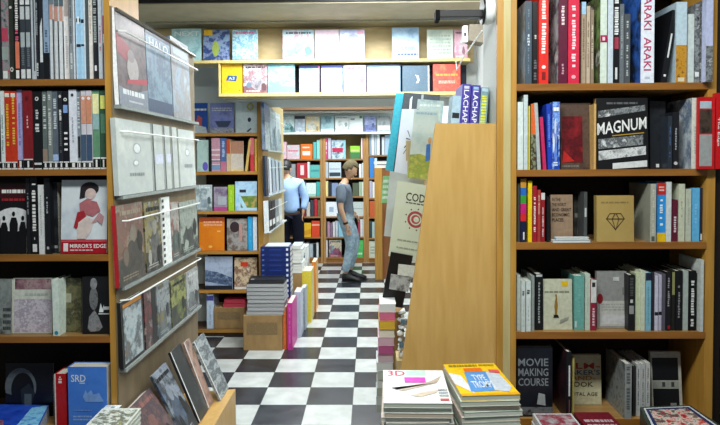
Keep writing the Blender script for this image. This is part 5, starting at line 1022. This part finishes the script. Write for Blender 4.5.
# ------------------------------------------------------------------ magazine stacks in the right foreground
tb = empty('display_table'); s = MB(); s.box(.075, .455, 1.86, 2.12, .59, .62, WPLY); s.build('table_top', tb)
for x in (.08, .42):
    for y in (1.87, 2.085):
        s = MB(); s.box(x, x + .03, y, y + .03, 0, .59, WPLY); s.build('leg', tb)
tag(tb, 'low table under the two magazine stacks in the right foreground', 'table')
def stack(cx, cy, yaw, w_, d_, n, zt, topcol, topdec, pals, nm, group, place):
    z = .621; tt = (zt - z) / n
    for k in range(n):
        top = k == n - 1; root = empty('magazine', (cx + (0 if top else rnd.uniform(-.006, .006)), cy + (0 if top else rnd.uniform(-.004, .006)), z + k * tt), (0, 0, R_(yaw + (0 if top else rnd.uniform(-1.2, 1.2)))))
        t = tt - .0008; s = MB(); c_ = topcol if top else c2(pals[k % len(pals)])
        s.box(-w_ / 2, w_ / 2, -d_ / 2, d_ / 2, 0, .0012, c_); s.box(-w_ / 2, w_ / 2, -d_ / 2, d_ / 2, t - .0012, t, c_); s.box(-w_ / 2, -w_ / 2 + .0012, -d_ / 2, d_ / 2, .0012, t - .0012, c2(pals[k % len(pals)]))
        if top: decals(s, (-w_ / 2, -d_ / 2, t), (w_, 0, 0), (0, d_, 0), (0, 0, 1), topdec)
        s.build('cover', root)
        p = MB(); p.box(-w_ / 2 + .0015, w_ / 2 - .001, -d_ / 2 + .001, d_ / 2 - .001, .0012, t - .0012, pages_mat(('#c9ccbc', '#bfc4b4', '#d6d6ca', '#ccb9a4')[k % 4])); p.build('pages', root)
        lab = nm if top else 'unread magazine in the %s foreground stack, %s' % (place, ('bottom', 'second from bottom', 'third from bottom', 'fourth from bottom', 'fifth from bottom', 'sixth from bottom', 'seventh from bottom', 'eighth from bottom', 'ninth from bottom', 'tenth from bottom', 'fourth from top', 'third from top', 'second from top')[k])
        tag(root, lab, 'magazine', group)
zt3 = .846
c = [PZ(383, 403, zt3), PZ(451, 403, zt3), PZ(443, 369, zt3), PZ(384, 371, zt3)]
cc = sum(c, Vector()) / 4; w3 = ((c[1] - c[0]).length + (c[2] - c[3]).length) / 2; d3 = ((c[3] - c[0]).length + (c[2] - c[1]).length) / 2
stack(cc.x, cc.y, -1, w3, d3, 14, zt3, art(['#dfe3e2', '#e8eae8', '#d3dbd8'], 6, 3), [
  ('r', .38, .82, .7, .98, '#b4dccb'), ('t', '3D', .07, .8, .36, .97, '#c02a58'), ('r', .34, .58, .68, .75, '#c83ab8'), ('p', [(.12, .42), (.2, .36), (.45, .5), (.75, .62), (.95, .8), (.85, .58), (.6, .46), (.3, .32)], art(['#9b8f86', '#c3b3a4', '#7f7670'], 30, 5)), ('p', [(.4, .2), (.6, .3), (.85, .36), (.8, .28), (.55, .16)], '#c9b8a6'), ('r', .84, .06, .97, .12, '#c9545c'), ('n', .84, .16, .98, .4, '#8f9aa2', 3)],
  ['#d2d6cf', '#c6ccc4', '#d9c9bc', '#c2c6be'], 'white magazine titled 3D topping the left foreground stack', 'magazines in the left foreground stack', 'left')
ztr = .862
c = [PZ(459, 396.5, ztr), PZ(517, 393.5, ztr), PZ(494, 362.5, ztr), PZ(444, 364.5, ztr)]
cr = sum(c, Vector()) / 4; wr = ((c[1] - c[0]).length + (c[2] - c[3]).length) / 2; dr = ((c[3] - c[0]).length + (c[2] - c[1]).length) / 2
e = c[1] - c[0]; yw = math.degrees(math.atan2(e.y, e.x))
stack(cr.x + .004, cr.y, yw - 3, wr, dr, 14, ztr, mat('#efc21a', .35), [
  ('r', .0, .0, 1, .06, '#dfa018'), ('p', [(.0, .35), (.0, .7), (.2, .6), (.25, .05)], '#d9dde4'), ('p', [(.2, .1), (.3, .7), (.72, .72), (.74, .12)], '#4f93d6'), ('p', [(.62, .12), (.7, .7), (.92, .62), (.95, .2), (.85, .08)], '#c0cbd8'),
  ('r', .32, .7, .66, .83, '#de6a1c'), ('t', 'TYPE', .38, .42, .62, .6, '#e3ecf6'), ('t', 'TROMPS', .3, .2, .68, .4, '#e3ecf6'), ('n', .08, .86, .62, .97, '#8c8420', 1), ('n', .66, .88, .95, .96, '#a8901c', 1), ('p', [(.76, .66), (.78, .76), (.96, .74), (.95, .64)], '#d8505c')],
  ['#cfd6cc', '#e0ccc0', '#c6d2c4', '#cfd3cb'], 'yellow magazine with blue sign topping the right foreground stack', 'magazines in the right foreground stack', 'right')

# front right: boxed magazine and loose items on the bookcase foot
zq = zR[4]
ft = empty('low_bench'); s = MB(); s.box(.60, 1.75, 1.72, 2.36, .50, .53, WDARK); s.build('bench_top', ft)
for x in (.63, 1.7):
    for y in (1.76, 2.3):
        s = MB(); s.box(x, x + .03, y, y + .03, 0, .5, WDARK); s.build('leg', ft)
zc = .632
c = [PZ(652, 436, zc), PZ(728, 430, zc), PZ(690, 405, zc), PZ(640, 407, zc)]
tag(ft, 'low dark bench before the right bookcase under the boxed magazines', 'bench')
r = empty('boxed_set', (0, 0, 0))
s = MB(); s.prism([Vector((p.x, p.y, .531)) for p in c], (0, 0, zc - .531), mat('#2f3a34', .35)); s.build('box', r)
s = MB(); U_, V_ = (c[1] - c[0] + c[2] - c[3]) / 2, (c[3] - c[0] + c[2] - c[1]) / 2
q = lambda u, v, e=.0: c[0] * (1 - u) * (1 - v) + c[1] * u * (1 - v) + c[2] * u * v + c[3] * (1 - u) * v + Vector((0, 0, .0004 + e))
s.poly([q(.06, .04), q(.95, .04), q(.95, .95), q(.06, .95)], mat('#d3d6da', .4)); s.poly([q(.09, .06, .0002), q(.92, .06, .0002), q(.92, .92, .0002), q(.09, .92, .0002)], mat('#22305c', .4))
s.poly([q(.14, .08, .0004), q(.86, .08, .0004), q(.86, .86, .0004), q(.14, .86, .0004)], art(['#8c1f26', '#c94a48', '#d9d2c6', '#4c4a44', '#a8343a'], 26, 5)); s.build('cover', r)
tag(r, 'dark green boxed magazine set with red picture in the right bottom corner', 'boxed set')
for k in range(3):
    flat_book(0, 0, 2.10 + .004 * (k % 2), .531 + k * .030, .2, .029, '#c9cdd2', 'pale magazine in the low pile below the movie course book, ' + ('bottom', 'middle', 'topmost')[k], x=(.62 + .003 * k, .775), name='magazine', group='magazine pile below the movie course book', decs=[('r', .05, .05, .95, .95, art(['#c2c6ca', '#8c1f33', '#a9aeb4'], 10, 3))] if k == 2 else (), paper='#d9dcd9')
    flat_book(0, 0, 2.12 + .004 * (k % 2), .531 + k * .029, .2, .028, ('#6c1826', '#3a2226')[k % 2], 'dark red book in the low pile below the cream handbook, ' + ('bottom', 'middle', 'topmost')[k], x=(.79, .93 - .002 * k), name='book', group='dark red books below the cream handbook', decs=[('n', .1, .3, .9, .7, '#b9a3a6', 2)] if k == 2 else ())

# front left: blue magazines on a bench and a pile by the rack
fb = empty('low_bench'); s = MB(); s.box(-1.75, -.82, 1.72, 2.28, .50, .53, WDARK); s.build('bench_top', fb)
for x in (-1.73, -.86):
    for y in (1.75, 2.22):
        s = MB(); s.box(x, x + .03, y, y + .03, 0, .5, WDARK); s.build('leg', fb)
tag(fb, 'low dark bench before the left bookcase under the blue magazines', 'bench')
zk = .60
c = [PZ(-40, 440, zk), PZ(34, 436, zk), PZ(49, 405, zk), PZ(-30, 404, zk)]
r = empty('magazine', (0, 0, 0)); s = MB(); s.prism([Vector((p.x, p.y, .5312)) for p in c], (0, 0, zk - .5312 - .002), pages_mat('#b9c4d6')); s.build('pages', r)
s = MB(); s.prism([p + Vector((0, 0, -.0018)) for p in c], (0, 0, .0018), art(['#1535a0', '#2450c4', '#0f2470'], 7, 3))
q = lambda u, v, e=0: c[0] * (1 - u) * (1 - v) + c[1] * u * (1 - v) + c[2] * u * v + c[3] * (1 - u) * v + Vector((0, 0, .0004 + e))
s.poly([q(.62, .0), q(.98, .02), q(.99, .98), q(.8, .9)], art(['#3fa0e0', '#8fd0f0', '#2468c8'], 25, 5)); s.poly([q(.2, .1, .0003), q(.55, .1, .0003), q(.5, .5, .0003), q(.3, .5, .0003)], art(['#8c3a4c', '#b06a70', '#2a2a60'], 20, 3)); s.build('cover', r)
tag(r, 'glossy blue magazine lying flat at the bottom left corner', 'magazine')
for k in range(9):
    zz = .531 + k * .0165; cx_, cy_ = -.905 + .004 * k, 1.95
    o = flat_book(0, 0, 1.86 + .006 * k, zz, .30, .0155, ('#b9c0b4', '#aab3b0', '#c9cec6')[k % 3], 'pale magazine in the small pile before the left rack, ' + ('bottom', 'second', 'third', 'fourth', 'fifth', 'sixth', 'seventh', 'eighth', 'topmost')[k], x=(-1.02 + .003 * k, -.875 + .003 * k), name='magazine', group='magazine pile before the left rack', yaw=-6 + k, paper='#c9ccc0', decs=[('r', .05, .05, .95, .95, art(['#8b9492', '#d9dcd2', '#4c5654', '#a8a06a'], 40, 3))] if k == 8 else ())

# ------------------------------------------------------------------ ceiling lamps (fixtures)
def tube_lamp(x, y, z, w_, label, tubes=2):
    r = empty('ceiling_lamp', (x, y, z)); s = MB(); s.box(-w_ / 2, w_ / 2, -.12, .12, 0, .05, mat('#e6e8e6', .5)); s.build('housing', r)
    em = bpy.data.materials.new('lit_tube'); em.use_nodes = True; b_ = em.node_tree.nodes['Principled BSDF']; b_.inputs['Emission Color'].default_value = (.93, .98, 1, 1); b_.inputs['Emission Strength'].default_value = 6
    for k in (-.05, .05):
        s = MB(); s.tube([(-w_ / 2 + .03, k, -.018), (w_ / 2 - .03, k, -.018)], .013, em, 10); s.build('tube', r)
    tag(r, label, 'ceiling lamp')
tube_lamp(.15, 3.75, 2.965, .9, 'twin tube ceiling lamp over the near aisle')
tube_lamp(-.35, 7.6, 2.965, 1.3, 'twin tube ceiling lamp over the far aisle')

# ------------------------------------------------------------------ people
def skin_obj(name, V_, E_, Rr, m, parent, sub=2):
    me = bpy.data.meshes.new(name); me.from_pydata([tuple(v) for v in V_], E_, []); o = bpy.data.objects.new(name, me); COL.objects.link(o)
    md = o.modifiers.new('s', 'SKIN'); md.use_smooth_shade = True
    for i, sv in enumerate(me.skin_vertices[0].data): sv.radius = Rr[i] if isinstance(Rr[i], tuple) else (Rr[i], Rr[i]); sv.use_root = (i == 0)
    o.modifiers.new('u', 'SUBSURF').levels = sub; o.modifiers['u'].render_levels = sub
    dg = bpy.context.evaluated_depsgraph_get(); dg.update(); m2 = bpy.data.meshes.new_from_object(o.evaluated_get(dg))
    o.modifiers.clear(); o.data = m2; bpy.data.meshes.remove(me); m2.materials.clear(); m2.materials.append(m)
    for p in m2.polygons: p.use_smooth = True
    o.parent = parent; return o
def chain(pts, rad, V_, E_, Rr, start=None):
    prev = start
    for p, r in zip(pts, rad):
        V_.append(Vector(p)); Rr.append(r); i = len(V_) - 1
        if prev is not None: E_.append((prev, i))
        prev = i
    return prev
def hand(wr, d, out, V_, E_, Rr, start, s=1.0, curl=.5):
    """palm and five fingers from the wrist; d = direction of fingers, out = thumb side"""
    d = Vector(d).normalized(); out = Vector(out).normalized(); nrm = d.cross(out).normalized()
    palm = chain([wr + d * .045 * s], [(.026 * s, .015 * s)], V_, E_, Rr, start)
    k = chain([wr + d * .08 * s], [(.030 * s, .013 * s)], V_, E_, Rr, palm)
    for j, (o_, l) in enumerate(((.027, .068), (.009, .078), (-.009, .072), (-.026, .056))):
        b0 = wr + d * .092 * s + out * o_ * s; p1 = b0 + d * l * .5 * s + nrm * .012 * curl; p2 = b0 + d * l * .85 * s + nrm * .04 * curl
        chain([b0, p1, p2], [.0085 * s, .0078 * s, .0062 * s], V_, E_, Rr, k)
    t0 = wr + d * .03 * s + out * .03 * s
    chain([t0, t0 + d * .03 * s + out * .014 * s, t0 + d * .058 * s + out * .016 * s + nrm * .012], [.011 * s, .0092 * s, .007 * s], V_, E_, Rr, palm)
def head(parent_body, C_, fwd, pitch, skinm, hairm, root, long_hair=False, s=1.0, hair_front=True):
    """head with face features + hair; C_ = head centre, fwd yaw degrees (0 = +X)"""
    bm = bmesh.new(); bmesh.ops.create_uvsphere(bm, u_segments=24, v_segments=16, radius=1)
    for v in bm.verts:
        x, y, z = v.co; y *= .072; 
        jaw = max(0, -z); x2 = x * (.093 - .018 * jaw); 
        if z < 0 and x < 0: x2 *= (1 - .45 * jaw)
        if z < 0: y *= (1 - .28 * jaw)
        v.co = (x2 + (.012 * jaw), y, z * .112)
    def bump(cx, cy, cz, rx, ry, rz):
        m_ = bmesh.ops.create_uvsphere(bm, u_segments=10, v_segments=8, radius=1)
        for v in m_['verts']: v.co = (cx + v.co.x * rx, cy + v.co.y * ry, cz + v.co.z * rz)
    bump(.094, 0, -.022, .020, .013, .018); bump(.088, 0, .0, .012, .009, .03)          # nose
    bump(.082, 0, -.062, .012, .024, .006); bump(.080, 0, -.071, .012, .021, .006)      # lips
    for sy in (-1, 1): bump(-.002, sy * .073, -.008, .017, .009, .031); bump(.080, sy * .03, .006, .008, .016, .007)
    bump(.072, 0, -.098, .022, .024, .016)
    me = bpy.data.meshes.new('head'); bm.to_mesh(me); bm.free(); me.materials.append(skinm)
    for p in me.polygons: p.use_smooth = True
    o = bpy.data.objects.new('head', me); COL.objects.link(o); o.parent = root; o.location = C_; o.rotation_euler = (0, R_(pitch), R_(fwd)); o.scale = (s, s, s)
    bm = bmesh.new(); bmesh.ops.create_uvsphere(bm, u_segments=28, v_segments=18, radius=1); kill = []
    for v in bm.verts:
        x, y, z = v.co; n_ = 1 + .04 * math.sin(9 * x + 7 * z) * math.cos(11 * y + 5 * z)
        if (x > .35 and z < .42) or z < -.42 or (x > -.1 and z < -.12): kill.append(v)
        v.co = (x * .107 * n_ - .004, y * .085 * n_, z * .128 * n_ + .006)
    bmesh.ops.delete(bm, geom=kill, context='VERTS')
    me = bpy.data.meshes.new('hair'); bm.to_mesh(me); bm.free(); me.materials.append(hairm)
    for p in me.polygons: p.use_smooth = True
    h = bpy.data.objects.new('hair', me); COL.objects.link(h); h.parent = root; h.location = C_; h.rotation_euler = (0, R_(pitch), R_(fwd)); h.scale = (s, s, s)
    so = h.modifiers.new('t', 'SOLIDIFY'); so.thickness = .012; so.offset = -1
    for sy in (-1, 1):
        m_ = MB(); m_.tube([(.083, sy * .03, .006), (.0895, sy * .03, .006)], [.009, .006], mat('#1a1512', .2), 10); e_ = m_.build('eye', root); e_.location = C_; e_.rotation_euler = (0, R_(pitch), R_(fwd)); e_.scale = (s, s, s)
    return o, h
SKIN = mat('#c49a7c', .5, var=.05); HAIR1 = art(['#332c1c', '#5c5439', '#463e29'], 60, 3, .9); HAIR2 = art(['#0b0a0b', '#1a1718'], 60, 3, .5)
def shoe(p, yaw, col, root, l=.27):
    s = MB(); L_ = [(-.07, .0, .035, .055), (-.03, 0, .038, .065), (.03, 0, .04, .055), (.09, 0, .045, .04), (.15, 0, .046, .032), (.19, 0, .034, .022)]
    n_ = 12; rings = []
    for x, y, hw, hh in L_:
        st = len(s.v)
        for j in range(n_):
            a = 2 * math.pi * j / n_; s.v.append((x * l / .27, math.cos(a) * hw, max(.0, hh + math.sin(a) * hh)))
        rings.append(st)
    mi = s.m(col)
    for a, b in zip(rings, rings[1:]):
        for j in range(n_): s.f.append((a + j, a + (j + 1) % n_, b + (j + 1) % n_, b + j)); s.mi.append(mi)
    s.f.append(tuple(range(rings[0], rings[0] + n_))); s.f.append(tuple(range(rings[-1], rings[-1] + n_))); s.mi += [mi, mi]
    o = s.build('shoe', root, smooth=True); o.location = p; o.rotation_euler = (0, 0, R_(yaw))
    k = MB(); k.box(-.078 * l / .27, .195 * l / .27, -.044, .044, -.0, .014, mat('#1c1c1c', .7)); so = k.build('sole', o, bevel=.012); return o

# man in the grey T-shirt, profile, looking down, facing right
YM = PZ(350, 280.5, 0).y
M0 = PZ(347, 280.5, 0); sc_ = YM / F
def mp(px, py, y=0):   # photo height to a joint of this figure
    v = P(px, py, YM) - Vector((M0.x, YM, 0)); return Vector((v.x, y, v.z))
man = empty('person', (M0.x, YM, 0))
hip, ch, nk = mp(345.5, 214), mp(343.5, 196), mp(343.8, 184)
V_, E_, Rr = [], [], []
chain([hip], [(.10, .08)], V_, E_, Rr)
t_ = chain([mp(344.5, 205), ch, mp(343, 189)], [(.10, .08), (.12, .09), (.10, .075)], V_, E_, Rr, 0)
hd = chain([nk, mp(346.8, 178)], [.052, .052], V_, E_, Rr, t_)
ank = {}
for sy, kn, an in ((-1, (351, 243), (345.5, 273)), (1, (355.5, 241), (350, 271.5))):
    h_ = hip + Vector((0, sy * .09, -.06)); k_ = mp(*kn, sy * .1); a_ = mp(*an, sy * .1); a_.z = max(a_.z, .09)
    chain([h_, (h_ + k_) / 2, k_, (k_ + a_) / 2, a_], [.055, .06, .045, .042, .034], V_, E_, Rr, 0); ank[sy] = a_
sh = mp(342.5, 188.5, -.17); el = mp(341.5, 207, -.215); wr = mp(346.5, 222.5, -.20)
i_ = chain([sh, (sh + el) / 2, el, (el + wr) / 2, wr], [.05, .046, .038, .034, .026], V_, E_, Rr, t_)
hand(wr, mp(349, 231, -.19) - wr, Vector((.6, .2, .5)), V_, E_, Rr, i_, 1.0)
sh2 = mp(343.5, 188.5, .17); el2 = mp(346, 207, .22); wr2 = mp(352.5, 214, .14)
i_ = chain([sh2, (sh2 + el2) / 2, el2, (el2 + wr2) / 2, wr2], [.05, .046, .038, .034, .026], V_, E_, Rr, t_)
hand(wr2, Vector((.5, -.3, -.4)), Vector((0, -.2, 1)), V_, E_, Rr, i_, 1.0, 1.0)
skin_obj('body', V_, E_, Rr, SKIN, man)
head(None, mp(350.2, 169.5), 0, 30, SKIN, HAIR1, man, s=1.0)
V_, E_, Rr = [], [], []
chain([mp(346.8, 221)], [(.135, .115)], V_, E_, Rr)
t_ = chain([mp(346.2, 214), mp(345.2, 207), mp(344.2, 197), mp(343.6, 190), mp(344.2, 184.5), mp(344.6, 183)], [(.135, .118), (.13, .118), (.15, .125), (.14, .125), (.085, .085), (.07, .07)], V_, E_, Rr, 0)
t2 = len(V_) - 3
for s_, e_ in ((sh, el), (sh2, el2)):
    chain([s_ + Vector((0, 0, .01)), s_ + (e_ - s_) * .4, s_ + (e_ - s_) * .8], [.078, .072, .068], V_, E_, Rr, t2)
skin_obj('t_shirt', V_, E_, Rr, mat('#66707c', .85, .1, .08, 30), man)
V_, E_, Rr = [], [], []
chain([mp(346, 209)], [(.115, .108)], V_, E_, Rr)
for sy, kn, an in ((-1, (351, 243), (345.5, 273)), (1, (355.5, 241), (350, 271.5))):
    h_ = hip + Vector((.005, sy * .085, -.08)); k_ = mp(*kn, sy * .1); a_ = ank[sy] + Vector((0, 0, .0))
    chain([h_, (h_ + k_) / 2 + Vector((.01, 0, 0)), k_, (k_ + a_) / 2, a_ + Vector((0, 0, .02))], [.10, .09, .07, .062, .052], V_, E_, Rr, 0)
skin_obj('jeans', V_, E_, Rr, art(['#8ca3b2', '#a3b8c4', '#7b94a6', '#b4c4cd'], 6, 3, .85), man)
s = MB(); s.tube([wr + (el - wr) * .12, wr + (el - wr) * .0], .034, mat('#15161a', .4), 14); s.build('wristband', man)
for sy in (-1, 1): shoe((ank[sy].x + .03, ank[sy].y, 0.0), -6, mat('#141416', .5), man)
tag(man, 'person in grey T-shirt and light jeans standing in profile, head bowed over the far aisle', 'person')

# man in the light blue shirt, seen from behind
YB = 8.35; Q0 = P(293, 200, YB); mn = empty('person', (Q0.x - .035, YB, 0))
def mq(px, py, y=0):
    v = P(px, py, YB) - Vector((Q0.x, YB, 0)); return Vector((v.x, y, v.z))
V_, E_, Rr = [], [], []
hip = mq(293.5, 210); chain([hip], [(.11, .08)], V_, E_, Rr)
t_ = chain([mq(293.5, 200), mq(292.5, 190), mq(291.5, 181.5)], [(.11, .085), (.14, .10), (.12, .08)], V_, E_, Rr, 0)
chain([mq(289, 177), mq(288.5, 173)], [.054, .052], V_, E_, Rr, t_)
af = {}
for sx in (-1, 1):
    h_ = hip + Vector((sx * .085, 0, -.06)); k_ = h_ + Vector((sx * .02, .01, -.42)); a_ = Vector((k_.x + sx * .01, -.02, .09))
    chain([h_, (h_ + k_) / 2, k_, (k_ + a_) / 2, a_], [.055, .06, .046, .044, .034], V_, E_, Rr, 0); af[sx] = (h_, k_, a_)
shR = mq(303, 183.5, 0); elR = mq(308, 199, .02); wrR = mq(306, 210.5, -.03)
i_ = chain([shR, (shR + elR) / 2, elR, (elR + wrR) / 2, wrR], [.05, .046, .038, .034, .026], V_, E_, Rr, t_)
hand(wrR, (-.15, .0, -1), (0, 1, 0), V_, E_, Rr, i_)
shL = mq(282.5, 183.5, 0); elL = mq(281, 199, .06); wrL = mq(284, 204, .22)
i_ = chain([shL, (shL + elL) / 2, elL, (elL + wrL) / 2, wrL], [.05, .046, .038, .034, .026], V_, E_, Rr, t_)
hand(wrL, (.3, .8, .1), (0, 0, 1), V_, E_, Rr, i_)
skin_obj('body', V_, E_, Rr, SKIN, mn)
head(None, mq(288.3, 168.2), 70, 8, SKIN, HAIR2, mn, s=.98)
V_, E_, Rr = [], [], []
chain([mq(294, 214)], [(.165, .13)], V_, E_, Rr)
chain([mq(293.9, 207), mq(293.5, 199), mq(292.7, 190), mq(292, 183), mq(290.5, 178.5)], [(.165, .128), (.17, .125), (.185, .125), (.16, .11), (.085, .07)], V_, E_, Rr, 0)
t2 = 4
for s_, e_, w2 in ((shR, elR, wrR), (shL, elL, wrL)):
    chain([s_, (s_ + e_) / 2, e_, e_ + (w2 - e_) * .95], [.075, .068, .06, .048], V_, E_, Rr, t2)
skin_obj('shirt', V_, E_, Rr, mat('#a3c2ea', .8, .1, .05, 20), mn)
V_, E_, Rr = [], [], []
chain([hip + Vector((0, 0, .06))], [(.15, .115)], V_, E_, Rr)
for sx in (-1, 1):
    h_, k_, a_ = af[sx]; chain([h_ + Vector((0, 0, -.04)), (h_ + k_) / 2, k_, (k_ + a_) / 2, a_ + Vector((0, 0, .0))], [.108, .1, .082, .075, .064], V_, E_, Rr, 0)
skin_obj('trousers', V_, E_, Rr, mat('#171a26', .8, .1, .08, 20), mn)
s = MB(); z_ = mq(293, 209.3).z; s.tube([(hip.x, 0, z_ - .018), (hip.x, 0, z_ + .018)], .158, mat('#101014', .4), 24); b_ = s.build('belt', mn); b_.scale = (1, .75, 1)
for sx in (-1, 1): shoe((af[sx][2].x, af[sx][2].y + .03, 0), 90 - sx * 8, mat('#121214', .4), mn)
tag(mn, 'person in light blue shirt and dark trousers seen from behind at the far shelves', 'person')

for k, v in LABELS.items():
    if len(v) > 1: print('DUPLABEL', k, v)
    if not 4 <= len(k.split()) <= 16: print('LABELLEN', len(k.split()), k)
